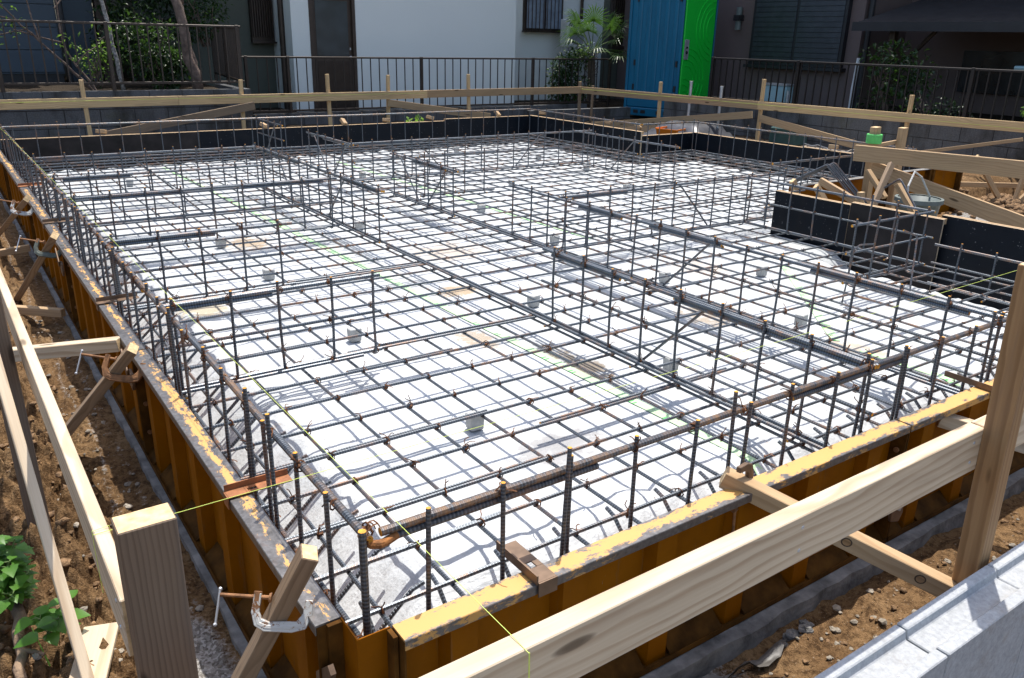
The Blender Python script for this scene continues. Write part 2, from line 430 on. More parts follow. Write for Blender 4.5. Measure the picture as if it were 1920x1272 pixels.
TIMBERS = {}
def timber(name, label, cat, p0, p1, w, t, mat='pine', up=(0,0,1), group=None, parent=None):
    """plank from p0 to p1: w = size along up, t = size across"""
    m, L = frame(p0, p1, up)
    b = MB(); x, y, z = L/2, t/2, w/2
    b.box((-x,-y,-z), (x,y,z)); b.mi = [0,0,0,1,0,1]
    o = b.build(name, [mat, 'endgrain'], parent, bevel=.002)
    o.matrix_world = m
    if parent is None: tag(o, label, cat, group)
    return o

def wob(p0, p1, amp=.003, step=.6):
    p0 = Vector(p0); p1 = Vector(p1); n = max(1, int((p1-p0).length/step)); out = []
    for i in range(n+1):
        q = p0.lerp(p1, i/n)
        if 0 < i < n: q += Vector((random.uniform(-amp,amp), random.uniform(-amp,amp), random.uniform(-amp,amp)*.7))
        out.append(q)
    return out
RB = ['rebar', 'rebar_rust', 'rebar_tip']
def bar(parent, pts, r=.006, n=7, name='bar', tip=2, worn=False):
    b = MB(); b.tube(pts, r, n, 0, True, tip)
    off = parent.location if parent else Vector((0,0,0))
    return b.build(name, ['rebar_worn']+RB[1:] if worn else RB, parent, off, smooth=False)
def tie(b, c, near=True, ax=0):
    """a loop of wire round a crossing with twisted tails"""
    c = Vector(c); k = random.uniform(.8, 1.25); a0 = random.uniform(0, 6.28)
    d1 = Vector((math.cos(a0), math.sin(a0), 0)); d2 = Vector((-d1.y, d1.x, 0))
    if near:
        b.blob(c+Vector((0,0,.001)), .0085*k, 1, 1, .8, jit=.5)
        r = .0128*k; pts = []
        for i in range(8):
            a = i*.9; pts.append(c + d1*(r*math.cos(a)) + Vector((0,0,1))*(r*1.1*math.sin(a)) + d2*(.004*i/8))
        b.tube(pts, .0021, 4, 0, False)
        for q in range(random.choice((1, 2, 2))):
            p = c + Vector((0,0,.010)); pts = [p]
            v = Vector((random.uniform(-1,1), random.uniform(-1,1), random.uniform(.5,1.5))).normalized()
            for i in range(4):
                v = (v + Vector((random.uniform(-1,1), random.uniform(-1,1), random.uniform(-1.1,.5)))*.6).normalized()
                p = p + v*.0085*k; pts.append(p)
            b.tube(pts, .0018, 3, 0, False)
    else:
        p = c + Vector((0,0,.004)); pts = [p - d1*.013 - Vector((0,0,.006)), p + Vector((0,0,.009)), p + d1*.013]
        pts.append(pts[-1] + Vector((random.uniform(-.01,.01), random.uniform(-.01,.01), random.uniform(0,.014))))
        b.tube(pts, .0028, 3, 0, False)
CAMP = Vector((-.55627, -1.29097, 1.78940))
def isnear(p): return (Vector(p)-CAMP).length < 4.6

# ------------------------------------------------------------------ foundation outline
POLY = [(0,0),(4.56,0),(4.56,2.72),(5.2,2.72),(5.2,3.10),(7.42,3.10),(7.42,6.12),(6.5,6.12),(6.5,8.46),(0,8.46)]
def inside(x, y, P=POLY):
    c = False; j = len(P)-1
    for i in range(len(P)):
        if (P[i][1] > y) != (P[j][1] > y) and x < (P[j][0]-P[i][0])*(y-P[i][1])/(P[j][1]-P[i][1])+P[i][0]: c = not c
        j = i
    return c
def edged(x, y, P=POLY):
    d = 9; j = len(P)-1
    for i in range(len(P)):
        ax, ay = P[j]; bx, by = P[i]; vx, vy = bx-ax, by-ay
        t = max(0, min(1, ((x-ax)*vx+(y-ay)*vy)/(vx*vx+vy*vy)))
        d = min(d, math.hypot(x-ax-t*vx, y-ay-t*vy)); j = i
    return d
def sst(a, b, x):
    t = max(0, min(1, (x-a)/(b-a))); return t*t*(3-2*t)

# ------------------------------------------------------------------ GROUND
def gheight(x, y):
    n1 = noise.noise(Vector((x*1.7, y*1.7, 0))); n2 = noise.noise(Vector((x*6, y*6, 3))); n3 = noise.noise(Vector((x*17, y*17, 8))); n4 = noise.noise(Vector((x*38, y*38, 5)))
    inn = -.05 < x < 7.5 and -.05 < y < 8.62 and inside(x, y, [(-.09,-.09),(4.66,-.09),(4.66,2.62),(5.3,2.62),(5.3,3.0),(7.5,3.0),(7.5,6.2),(6.6,6.2),(6.6,8.6),(-.09,8.6)])
    if inn: return .14
    z = .165
    rough = .5
    if -.1 >= x > -.3 and y < 9: z = .20
    if x < -.1 and y < 9:                     # spoil bank on the left
        z = .198 + .085*sst(-.28, -.52, x) + .10*sst(-.5, -1.2, x)
        rough = .4 + 2.0*sst(-.20, -.38, x)
    z += .24*max(sst(8.75, 9.6, y) if x < 6.7 else 0, sst(7.55, 8.6, x) if y > 3.2 else 0)*(1 if y > 3.4 else sst(3.0,3.4,y))
    if y > 8.7 and x > 6.7: z += .10*sst(8.7,9.4,y)*(1-sst(7.55,8.6,x))
    if x > 4.6 and y < 2.9: z = .20 + .05*sst(7.6, 8.4, x) + .20*sst(8.7, 9.8, x)
    if y < -.2 and x > -.2: z += .02; rough = .55
    if y < -.66: z = min(z, .165-.35*sst(-.66,-1.0,y))
    bl = abs(noise.noise(Vector((x*11+2*n1, y*11, 3)))); bl2 = abs(noise.noise(Vector((x*27, y*27+2*n2, 9))))
    z += rough*(.030*n1 + .022*n2 + .012*n3 + .012*n4 + .075*(bl-.2) + .036*(bl2-.2))
    if y > 10.36 and x < 3.1: z = 1.0 + .02*n2
    elif y > 11.7: z = .52
    elif x > 10.2 and y < 9.0: z = .78
    return z
def axis(segs):
    out = []
    for a, b, st in segs:
        n = max(1, round((b-a)/st)); out += [a+(b-a)*i/n for i in range(n)]
    return out+[segs[-1][1]]
xs = axis([(-60,-6,9),(-6,-1.5,.5),(-1.5,-.95,.05),(-.95,-.1,.0115),(-.1,0,.05),(0,4,.04),(4,10.5,.12),(10.5,16,.5),(16,60,9)])
ys = axis([(-40,-4,6),(-4,-.7,.4),(-.7,-.1,.03),(-.1,2.4,.0135),(2.4,3.4,.03),(3.4,6.5,.07),(6.5,10.3,.12),(10.3,10.42,.06),(10.42,14,.5),(14,70,8)])
gv = [(x, y, gheight(x, y)) for y in ys for x in xs]; nx = len(xs)
gf = [(j*nx+i, j*nx+i+1, (j+1)*nx+i+1, (j+1)*nx+i) for j in range(len(ys)-1) for i in range(nx-1)]
gm = bpy.data.meshes.new('ground'); gm.from_pydata(gv, [], gf); gm.materials.append(M['ground'])
gm.polygons.foreach_set('use_smooth', [True]*len(gf))
at = {k: gm.attributes.new(k, 'FLOAT', 'POINT') for k in ('gravel', 'dark', 'pad')}
ga, da, pa = [], [], []
for (x, y, z) in gv:
    g = 0
    if x < 0 and y < 8.9: g = max(max(0, 1-abs(x+.20)/.13)*.85*(1-sst(.6,1.1,y)), max(0, 1-abs(x+.245+.02*math.sin(y*5))/.06)*.5, .45*max(0, 1-abs(x+.17)/.07))
    if y < 0 and -.3 < x: g = max(g, (1-sst(.75, 1.25, x))*.9*(1-sst(-.33,-.45,y)*.3))
    if 4.6 < x < 7.9 and y < 2.9: g = .85
    ga.append(g)
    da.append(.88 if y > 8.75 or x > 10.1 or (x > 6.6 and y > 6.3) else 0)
    pa.append(.8 if (7.55 < x < 9.9 and 4.2 < y < 6.25) else 0)
for k, arr in (('gravel', ga), ('dark', da), ('pad', pa)): at[k].data.foreach_set('value', arr)
go = bpy.data.objects.new('ground', gm); COL.objects.link(go); struct(go)

# loose stones, clods
b = MB()
def gz(x, y): return gheight(x, y)
for i in range(900):
    u = random.random()
    if u < .42: x = random.uniform(-.42, -.15); y = random.uniform(-.3, 4)
    elif u < .62: x = random.uniform(-1.2, -.3); y = random.uniform(-.3, 4)
    elif u < .86: x = random.uniform(.3, 1.35); y = random.uniform(-.48, -.19)
    else: x = random.uniform(1.2, 3.4); y = random.uniform(-.5, -.2)
    r = random.choice((.0025,.0035,.004,.005,.006,.011))
    b.blob((x, y, gz(x,y)+r*.25), r, random.uniform(.8,1.4), random.uniform(.8,1.3), .7)
stuff(b.build('pebbles', 'stone'))
b = MB()
for i in range(2600):
    if random.random() < .8: x = random.uniform(-1.25, -.30); y = random.uniform(-.3, 4.5)
    else: x = random.uniform(.9, 3.4); y = random.uniform(-.5, -.22)
    r = random.choice((.003,.004,.005,.006,.008,.011,.016)); 
    if y < 0: r *= .55
    b.blob((x, y, gz(x,y)+r*.1), r, random.uniform(.8,1.5), random.uniform(.8,1.4), .7, jit=.45)
for i in range(300):
    x = random.gauss(8.45,.25); y = random.gauss(2.75,.25); r = random.uniform(.012,.045)
    b.blob((x, y, gz(x,y)+r*.2+.10*max(0,1-math.hypot(x-8.45,y-2.75)/.45)), r, 1.2, 1, .8, jit=.45)
stuff(b.build('soil_clods', 'clod', smooth=True))

# torn plastic scrap and crumbled concrete beside the front strip
b = MB(); n = 16; m_ = 5
for i in range(n+1):
    for j in range(m_+1):
        x = .78+.46*i/n; w_ = .05*(.6+.4*math.sin(i*.7))*(1-.6*(i/n)**3); y = -.200+.02*math.sin(i*.45)+w_*(j/m_-.5)*2*.6
        b.v.append(Vector((x, y, gheight(x, y)+.012+.016*noise.noise(Vector((x*22, y*40, 4)))+.010*abs(j/m_-.5))))
for i in range(n):
    for j in range(m_): q = i*(m_+1)+j; b.face((q, q+m_+1, q+m_+2, q+1))
tag(b.build('plastic_scrap', 'dull_plastic', smooth=True), 'torn dull grey plastic scrap on the gravel beside the front formwork foot', 'plastic scrap')
LUMP = [(1.23,-.190,.024),(1.27,-.215,.014),(1.31,-.185,.018),(1.18,-.205,.011)]
for i, (x, y, r) in enumerate(LUMP):
    b = MB()
    for k in range(5): b.blob((x+random.uniform(-.5,.5)*r, y+random.uniform(-.5,.5)*r, gheight(x,y)+r*.5+random.uniform(-.2,.4)*r), r*random.uniform(.5,.9), 1.2, 1, .8, jit=.4)
    tag(b.build('concrete_lump', 'lean_pale'), ['largest crumbled concrete lump beside the front strip, by the plastic scrap','small concrete lump nearest the block wall side of the scrap end','middle sized concrete lump right of the plastic scrap end','smallest concrete lump by the torn plastic scrap'][i], 'concrete lump', 'concrete lumps beside the front strip')

# lean concrete strip under the forms
def strip(pts_in, pts_out, z0, z1, name):
    b = MB(); n = len(pts_in)
    for (x0,y0),(x1,y1) in zip(pts_in, pts_out):
        j = random.uniform(-.012,.012)
        dx, dy = x1-x0, y1-y0; l = math.hypot(dx,dy); x1 += dx/l*j*.6; y1 += dy/l*j*.6
        jz = random.uniform(-.004,.004)
        b.v += [Vector((x0,y0,z1)), Vector((x1,y1,z1+jz)), Vector((x1+dx/l*.006,y1+dy/l*.006,z0))]
    for i in range(n-1):
        q = 3*i
        for k in (0,1): b.face((q+k, q+k+1, q+3+k+1, q+3+k))
    return struct(b.build(name, 'lean'))
N = 90
strip([(.02, -.02+8.6*i/N) for i in range(N+1)], [(-.122, -.145+8.7*i/N) for i in range(N+1)], .10, .222, 'concrete_strip')
N = 70
strip([(-.02+4.7*i/N, .02) for i in range(N+1)], [(-.13+4.8*i/N, -.146) for i in range(N+1)], .10, .222, 'concrete_strip')

# ------------------------------------------------------------------ vapour sheet
st = .035; X0, Y0 = -.042, -.05; NX = int(7.6/st)+1; NY = int(8.62/st)+1
idx = {}; b = MB()
P2 = [(-.045,-.05),(4.62,-.05),(4.62,2.66),(5.26,2.66),(5.26,3.04),(7.48,3.04),(7.48,6.2),(6.6,6.2),(6.6,8.58),(-.045,8.58)]
def sheetz(x, y):
    d = edged(x, y, P2)
    h = .232 + .176*sst(.10, .42, d)
    k_ = sst(3.7,4.1,x)*sst(1.75,2.15,y)*(1-sst(3.0,3.3,y)); h = h*(1-k_)+.41*k_
    sl = sst(.06,.2,d)*(.07+.93*(1-sst(.40,.60,d)))*(1-k_)*(1 if d < .6 else 1-sst(.6,2.2,d))
    # direction-stretched folds running down the slope
    alongx = min(x, abs(4.56-x)) < min(y, abs(8.46-y))
    w = Vector((x*2.2, y*9, 0)) if alongx else Vector((x*9, y*2.2, 7))
    f = noise.noise(w)+.6*noise.noise(w*2.3)
    g = noise.noise(Vector((x*3, y*3, 5)))*.5+noise.noise(Vector((x*8, y*8, 2)))*.35
    rg = 1-abs(noise.noise(Vector((x*5.5, y*5.5, 11))))*2
    return h + sl*(.020*f + .012*max(0, rg-.3)) + .0028*g + (1-sl)*.0025*max(0, rg-.55)
for j in range(NY+1):
    for i in range(NX+1):
        x = X0+i*st; y = Y0+j*st
        if inside(x, y, P2): idx[(i,j)] = len(b.v); b.v.append(Vector((x, y, sheetz(x, y))))
for (i, j) in list(idx):
    q = [(i,j),(i+1,j),(i+1,j+1),(i,j+1)]
    if all(k in idx for k in q): b.face(tuple(idx[k] for k in q))
o = b.build('vapour_sheet', 'sheet', smooth=True)
tag(o, 'wrinkled white plastic vapour sheet spread over the whole foundation bed', 'plastic sheet')

# lime tape runs on the sheet
def tape(label, p0, p1, w=.046, marks=True):
    t = thing('seam_tape', label, 'tape', (p0[0], p0[1], .41)); d = Vector((p1[0]-p0[0], p1[1]-p0[1], 0)); L = d.length; d.normalize(); s = Vector((-d.y, d.x, 0))*w/2
    b = MB(); us = []; u = 0
    while u < L: us += [u, u+.010, u+.022, u+.032] if marks else [u]; u += .19
    us.append(L)
    for u in us:
        p = Vector((p0[0], p0[1], 0))+d*min(u, L)
        for sg in (-1, 0, 1): q = p+s*sg; b.v.append(Vector((q.x, q.y, sheetz(q.x, q.y)+.004)))
    for i in range(len(us)-1):
        mk = marks and i % 4 in (0, 2) and (i//4) % 3 != 2
        b.face((3*i, 3*i+3, 3*i+4, 3*i+1), 0); b.face((3*i+1, 3*i+4, 3*i+5, 3*i+2), 1 if mk else 0)
    b.build('tape_strip', ['tape', 'tape_dark'], t, t.location, smooth=True)
tape('long lime green seam tape on the white sheet left of the middle beam', (1.62, .12), (1.40, 8.0))
tape('short lime green seam tape on the sheet right of the middle beam', (2.98, .12), (2.93, .75))
tape('lime green seam tape crossing diagonally between the right hand beams', (2.95, .9), (3.95, 2.0))
tape('lime green seam tape far across the sheet near the back corner', (3.3, 3.2), (3.2, 7.6))

# ------------------------------------------------------------------ REBAR MAT
mat = thing('rebar_mat', 'flat grid of tied steel bars lying across the white sheet between the beam cages', 'rebar mat', (2, 3, .48))
def ymaxx(x):
    lo = .02 if x < 4.55 else 2.76 if x < 5.2 else 3.12
    return lo, (8.42 if x < 6.48 else 6.08)
def xmaxy(y): return 4.52 if y < 2.7 else 5.2 if y < 3.1 else (7.38 if y < 6.1 else 6.46)
yl = [.2*k+random.uniform(-.008,.008) for k in range(1, 43)]; xl = [.137+.2*j+random.uniform(-.008,.008) for j in range(0, 37)]
for x in xl:
    a, e = ymaxx(x)
    if e-a > .5: bar(mat, wob((x,a,.473), (x,e,.473)), .0062)
for y in yl:
    bar(mat, wob((-.01,y,.486), (xmaxy(y),y,.486)), .0064)
for y in (.415, .62, 1.02, 1.42, 2.02, 2.62, 3.22):              # laps tied beside the main bars
    x0 = random.choice((-.0, .05)); bar(mat, wob((x0,y-.014,.486),(x0+random.uniform(.45,.95),y-.012,.487)), .0062)
for i in range(18):
    y = random.choice(yl[2:30]); x0 = random.uniform(.6, 3.5); bar(mat, wob((x0,y+.0145,.486),(x0+.5,y+.0145,.487)), .0068)
b = MB()
for x in xl:
    a, e = ymaxx(x)
    for y in yl:
        if a < y < e and x < xmaxy(y) and random.random() < .86:
            p = (x, y, .482); tie(b, p, isnear(p))
stuff(b.build('tie_wire', 'tie', mat, mat.location))

# spacer blocks
sp_pos = [(.915,1.031),(.926,2.126),(1.963,1.059),(2.945,2.095),(2.984,1.137),(3.587,1.884),(.929,3.339),(.912,4.246),(.87,6.98),(4.84,7.7),(4.05,5.33),(5.34,5.74),(1.979,2.121),(5.4,6.72),(1.95,4.3),(2.95,3.2),(3.95,3.9),(1.9,5.4),(2.95,6.4),(3.9,6.9),(4.9,4.6),(3.1,4.4)]
b = MB(); b.prism([(-.026,-.02),(.026,-.02),(.030,.04),(-.030,.04)], 'y', -.024, .024)
for k in range(4): pass
base = b.build('spacer_block', 'spacer', bevel=.003)
sp_lab = {0:'grey concrete spacer block nearest the camera, beside the yellow string', 1:'grey spacer block under the mat between the second and third beams on the left', 2:'grey spacer block at the foot of the middle beam near the front', 12:'grey spacer block where the opening in the middle beam starts', 3:'grey spacer block close to the bent double stirrups of the long right beam', 4:'greyish spacer block just left of the crossing yellow string at right', 5:'green tinted spacer block near the tape right of the long right beam'}
for i, (x, y) in enumerate(sp_pos):
    o = base if i == 0 else base.copy()
    if i: COL.objects.link(o)
    z = sheetz(x, y); o.location = (x, y, z+.026); o.rotation_euler = (0,0,random.uniform(-.3,.3)); o.scale = (1,1,1.05)
    tag(o, sp_lab.get(i, 'small pale grey spacer block under the far part of the rebar mat'), 'spacer block', 'concrete spacer blocks under the rebar mat')

# ------------------------------------------------------------------ BEAM CAGES
def hookpts(p, d, l=.06):
    return [p, p+Vector((0,0,-.012))+d*.004, p+Vector((0,0,-.022))+d*.018, p+Vector((0,0,-.024))+d*l]
STI = {}
def stirrup(parent, x, y, ztop, zbot, d, r=.0057, name='stirrup', lean=(0,0), leg=.05):
    key = (round(ztop,3), round(zbot,3), tuple(round(c,2) for c in d), r, leg, random.randint(0,2))
    if key not in STI:
        b = MB(); D = Vector(d); w = random.uniform(-.003,.003)
        pts = [Vector((0,0,ztop)), Vector((w,-w,(ztop+zbot)/2)), Vector((0,0,zbot+.02)), Vector((0,0,zbot+.006))+D*.006, Vector((0,0,zbot))+D*.02, Vector((0,0,zbot))+D*leg]
        b.tube(pts, r, 7, 0, True, 2)
        b2 = MB()
        o = b.build(name, RB, parent); STI[key] = o
    else:
        o = STI[key].copy(); COL.objects.link(o); o.parent = parent
    o.location = (x-parent.location.x, y-parent.location.y, -parent.location.z)
    o.rotation_euler = (random.uniform(-.012,.012)+lean[0], random.uniform(-.012,.012)+lean[1], 0)
    return o

def beam(label, ax, c, a, e, zt=.85, zb=.50, lap=None, brace=1, first=.0, bottom=None, dbl=True, mid=True, end_hook=False, name='beam_cage'):
    """a straight cage along axis ax ('x' or 'y') at offset c from a to e"""
    P = (lambda s, o, z: Vector((s, c+o, z))) if ax == 'x' else (lambda s, o, z: Vector((c+o, s, z)))
    t = thing(name, label, 'rebar cage', P((a+e)/2, 0, zb))
    side = P(0,1,0)-P(0,0,0)
    r1 = .0084
    bar(t, wob(P(a,.013,zt-.008), P(e,.013,zt-.008)), r1, 8, 'main_bar')
    for (l0, l1) in (lap or []):
        bar(t, wob(P(l0,.028,zt-.010), P(l1,.028,zt-.008)), r1, 8, 'main_bar')
        if dbl: bar(t, wob(P(l0+.05,.013,zt-.023), P(l1-.08,.013,zt-.023)), r1, 8, 'main_bar')
    if mid: bar(t, wob(P(a-.02,.010,(zt+zb)/2+.01), P(e,.010,(zt+zb)/2+.01)), .0068, 7, 'main_bar')
    b0, b1 = bottom or (a, e)
    bar(t, wob(P(b0,.013,zb+.010), P(b1,.013,zb+.010)), r1, 8, 'main_bar')
    if dbl: bar(t, wob(P(b0,-.016,zb+.009), P(b1-.1,-.016,zb+.010)), r1*.85, 8, 'main_bar')
    s = a+.03+first; tb = MB()
    while s < e+.01:
        stirrup(t, *P(s,0,0)[:2], zt+.022+random.uniform(-.004,.012), zb-.004, side*random.choice((1,1,-1)))
        for z in (zt-.006, (zt+zb)/2+.01, zb+.01):
            if random.random() < .9: q = P(s,.008,z); tie(tb, q, isnear(q))
        s += .2
    for k in range(brace):
        s0 = a+(e-a)*(.1+.8*(k+.5)/brace); sg = 1 if k % 2 else -1
        bar(t, [P(s0-.16*sg,.02,zb+.01), P(s0+.14*sg,.02,zt-.04), P(s0+.16*sg,.02,zt-.025), P(s0+.24*sg,0.022,zt-.03)], .0060, 7, 'brace_bar')
    stuff(tb.build('tie_wire', 'tie', t, t.location))
    return t

# perimeter cages (verticals, top bar, twin bars at mat level, bottom bars, haunch diagonals)
def edge_cage(label, ax, c, a, e, inn, first, zt=.85, haunch=True, toplap=None, double=(), start_gap=0, r1=.0098, fine=True):
    P = (lambda s, o, z: Vector((s, c+o*inn, z))) if ax == 'x' else (lambda s, o, z: Vector((c+o*inn, s, z)))
    t = thing('edge_cage', label, 'rebar cage', P((a+e)/2, 0, .24))
    side = P(0,1,0)-P(0,0,0)
    bar(t, wob(P(a+start_gap,.014,zt-.008), P(e,.014,zt-.008), .004), r1, 9, 'main_bar', worn=True)
    for (l0, l1) in (toplap or []): bar(t, wob(P(l0,.014,zt-.027), P(l1,.014,zt-.027)), r1*.95, 9, 'main_bar')
    bar(t, wob(P(a+.02,.013,.492), P(e,.013,.492)), .0080, 8, 'main_bar')
    bar(t, wob(P(a+.02,.055,.462), P(e,.055,.462)), .0078, 8, 'main_bar')
    bar(t, wob(P(a,.014,.268), P(e,.014,.268)), .0082, 8, 'main_bar')
    bar(t, wob(P(a,.034,.285), P(e,.030,.285)), .0074, 8, 'main_bar')
    tb = MB(); s = a+first; k = 0
    while s < e+.02:
        stirrup(t, *P(s,0,0)[:2], zt+.022+random.uniform(-.003,.008), .238, side, leg=.12)
        if k in double: stirrup(t, *P(s-.035,0,0)[:2], zt+.035+random.uniform(0,.03), .238, side, leg=.12)
        for z, o in ((zt-.008,.008),(.492,.008),(.462,.05),(.27,.008)):
            if random.random() < .9: q = P(s,o,z); tie(tb, q, isnear(q))
        s += .2; k += 1
    if haunch:
        s = a+.06
        while s < e-.05:
            h = [P(s,.012,.262), P(s,.035,.272), P(s,.24,.462), P(s,.275,.472)]
            bar(t, h, .0064, 7, 'haunch_bar'); s += .2
    stuff(tb.build('tie_wire', 'tie', t, t.location))
    return t
lc = edge_cage('long edge cage of upright bars just inside the left orange formwork', 'y', 0, 0, 8.42, 1, .16, double=(2,3,7,12,17,22), toplap=[(2.05,2.75),(4.6,5.3)])
fc = edge_cage('edge cage of upright bars just inside the front orange formwork', 'x', 0, .045, 4.5, 1, .092, double=(2,5,9,12), toplap=[(.078,.62),(1.36,1.95)], haunch=True)
# corner: upright, rusty bent lap bars
bar(lc, [V(0,0,.868), V(.001,0,.55), V(0,0,.235)], .0085, 9, 'corner_upright')
b = MB(); b.tube([V(.012,.032,.838), V(.012,.016,.832), V(.020,.003,.828), V(.036,-.002,.825), V(.056,.004,.823), V(.080,.013,.823)], .0094, 10, 1, True, 2); b.build('bent_lap_bar', RB, fc, fc.location)
b = MB(); b.tube([V(.016,.045,.49), V(.02,.02,.482), V(.04,.012,.478), V(.075,.014,.478)], .0072, 9, 1, True, 2); b.build('bent_lap_bar', RB, fc, fc.location)
b = MB()
for i in range(7): tie(b, (random.uniform(0,.03), random.uniform(0,.05), random.choice((.845,.838,.49,.48,.30))), True)
stuff(b.build('tie_wire', 'tie', fc, fc.location))
edge_cage('far edge cage of upright bars along the dark plywood at the back', 'x', 8.42, 0, 6.46, -1, .1, haunch=False)
edge_cage('edge cage running from the far back corner along the right hand plywood', 'y', 6.47, 6.1, 8.42, -1, .1, haunch=False)
edge_cage('short edge cage stepping outwards at the right hand jog of the plywood', 'x', 6.10, 6.47, 7.38, -1, .1, haunch=False)
edge_cage('edge cage along the right hand plywood in front of the far block wall', 'y', 7.38, 3.15, 6.08, -1, .1, haunch=False)
edge_cage('edge cage behind the bent bar bundle at the entrance recess', 'x', 3.14, 5.2, 7.36, 1, .1, haunch=False)

beam('middle beam cage running away from the front edge, near part', 'y', 1.74, .0, 1.75, lap=[(.0,.95),(1.15,1.76)], brace=1, bottom=(0,3.49))
beam('middle beam cage beyond its opening, ending at the two far left beams', 'y', 1.74, 3.49, 6.05, lap=[(3.49,4.12),(4.9,5.9)], brace=2)
beam('long right beam cage parallel to the middle beam, near part', 'y', 2.60, .0, 3.27, lap=[(.1,.95),(1.35,2.0),(2.1,2.62)], brace=1, bottom=(0,3.97))
beam('short far piece of the long right beam, with leaning brace bars', 'y', 2.60, 3.97, 5.08, lap=[(4.1,4.75)], brace=2)
beam('farthest piece of the long right beam towards the dark back plywood', 'y', 2.55, 5.72, 6.85, lap=[(5.9,6.5)], brace=2)
beam('far right beam cage ending free in the middle of the slab', 'y', 5.24, 4.28, 5.9, brace=1, dbl=False)
beam('right beam cage standing in front of the dark recess plywood', 'y', 4.40, 1.30, 2.79, brace=0, dbl=False, lap=[(1.95,2.75)])
beam('nearest short cross beam cage from the left edge', 'x', 1.72, .02, .88, lap=[(.0,.5)], brace=0)
beam('second short cross beam cage from the left edge', 'x', 2.85, .02, .92, lap=[(.0,.6)], brace=0)
beam('third cross beam cage from the left edge, reaching the middle beam', 'x', 4.08, .02, 1.70, lap=[(.1,.75),(1.0,1.68)], brace=0)
beam('fourth cross beam cage from the left edge, reaching the middle beam', 'x', 4.88, .02, 1.66, lap=[(.05,.6)], brace=1)
beam('farthest cross beam cage from the left edge', 'x', 5.95, .02, 1.75, lap=[(.05,.9)], brace=1)
beam('far cross beam cage between the two far right beams', 'x', 5.80, 2.56, 5.45, lap=[(2.6,3.4)], brace=2)
beam('short cross beam cage standing alone in the far middle', 'x', 4.80, 2.75, 3.50, brace=0, dbl=False)
beam('cross beam cage from the long right beam to the recess corner', 'x', 2.76, 2.64, 5.15, lap=[(2.7,3.3)], brace=1)
beam('stub beam cage projecting from the far back edge', 'y', 2.55, 7.55, 8.40, brace=1, dbl=False)
# bottom ties continuing through the gaps on the left cross beams
for y in (1.80, 2.93):
    bar(mat, wob((.9,y,.502),(1.74,y-.02,.502)), .0068, 8); bar(mat, wob((.3,y-.028,.500),(1.74,y-.045,.502)), .006, 8)
# loose bars with hooks at the recess
for i,(pts,l) in enumerate((([(3.55,1.28,.36),(3.57,1.27,.72),(3.60,1.255,.745),(3.72,1.25,.735)],'upright bar with a short bent top by the dark recess plywood'),
             ([(3.65,.95,.50),(3.80,1.05,.80),(3.80,1.06,.815),(3.70,1.08,.85)],'leaning bar bent over at its top in front of the recess plywood'))):
    b = MB(); b.tube([Vector(p) for p in pts], .005, 8, 0, True, 2); tag(b.build('hooked_bar', RB), l, 'rebar')
# cage end projecting at the recess front corner
beam('short cross beam cage turning back from the free end of the recess beam', 'x', 1.30, 3.58, 4.40, brace=0, dbl=False)
beam('low beam cage under the recess plywood with open bent ends', 'y', 4.38, .05, 1.25, zt=.66, zb=.40, brace=0, dbl=False)

# ------------------------------------------------------------------ STEEL FORM PANELS
def form_panel(L, label, root=None):
    """local: x along, y outwards, z up; inner face at y = 0"""
    t = thing('steel_formwork', label, 'form panel', group='orange steel form panels')
    H = .435
    b = MB(); b.box((0,0,.006),(L,.004,H-.006)); b.build('face_plate', 'form', t)
    b = MB(); b.prism([(0,H-.005),(.055,H-.005),(.055,H-.024),(.0575,H-.024),(.0575,H-.0018),(.056,H),(0,H)], 'x', .001, L-.001); b.build('top_flange', 'flange', t)
    b = MB(); b.prism([(.0042,0),(.0575,0),(.0575,.018),(.055,.018),(.055,.005),(.0042,.005)], 'x', .001, L-.001); b.build('bottom_flange', 'form_dirty', t)
    for x in (0, L-.004):
        b = MB(); b.box((x,.0045,.0055),(x+.004,.054,H-.0055)); b.build('end_plate', 'form_dirty', t)
    n = max(2, round(L/.305)); 
    for i in range(n):
        c = L*(i+.5)/n
        b = MB(); b.prism([(c-.045,.0045),(c-.034,.040),(c+.034,.040),(c+.045,.0045)], 'z', .0055, H-.006)
        r = b.build('rib', 'form', t)
    # slanted dirty gusset ledges between ribs at the foot
    for i in range(n+1):
        x0 = L*(i-.5)/n+.048 if i else .006; x1 = L*(i+.5)/n-.048 if i < n else L-.006
        b = MB(); b.prism([(.0045,.0055),(.050,.0055),(.0045,.046)], 'x', x0, x1); b.build('gusset', 'form_dirty', t)
    for q in (0, 1):
        x = .0045 if q == 0 else L-.0045
        b = MB()
        for z in (.10, .22, .34):
            b.lathe([(0,.0),(.009,.0),(.009,.007),(0,.007)], (0,0,0), 8)
            for k in range(len(b.v)-32, len(b.v)):
                v = b.v[k]; b.v[k] = Vector((x+(v.z if q == 0 else -v.z), .030+v.x, z+v.y))
        b.build('bolt', 'clamp_rust', t)
    return t
LFORM = (-.042, .225)
proto18 = form_panel(1.8, 'nearest orange steel form panel of the left side, by the near corner')
def place_panel(o, x, y, rz): o.location = (x, y, .225); o.rotation_euler = (0,0,rz)
place_panel(proto18, -.042, .03, math.pi/2)
ll = ['second orange steel form panel along the left side', 'third orange steel form panel along the left side, beneath two clamps', 'fourth orange steel form panel along the left side', 'farthest orange steel form panel of the left side']
for i in range(1, 5):
    c = copy_tree(proto18); place_panel(c, -.042+random.uniform(-.002,.002), .03+1.806*i if i < 4 else 7.254-.55, math.pi/2)
    if i == 4: c.location.x -= .004; c.location.y = 7.25; c.scale = (.75,1,1)
    c['label'] = ll[i-1]
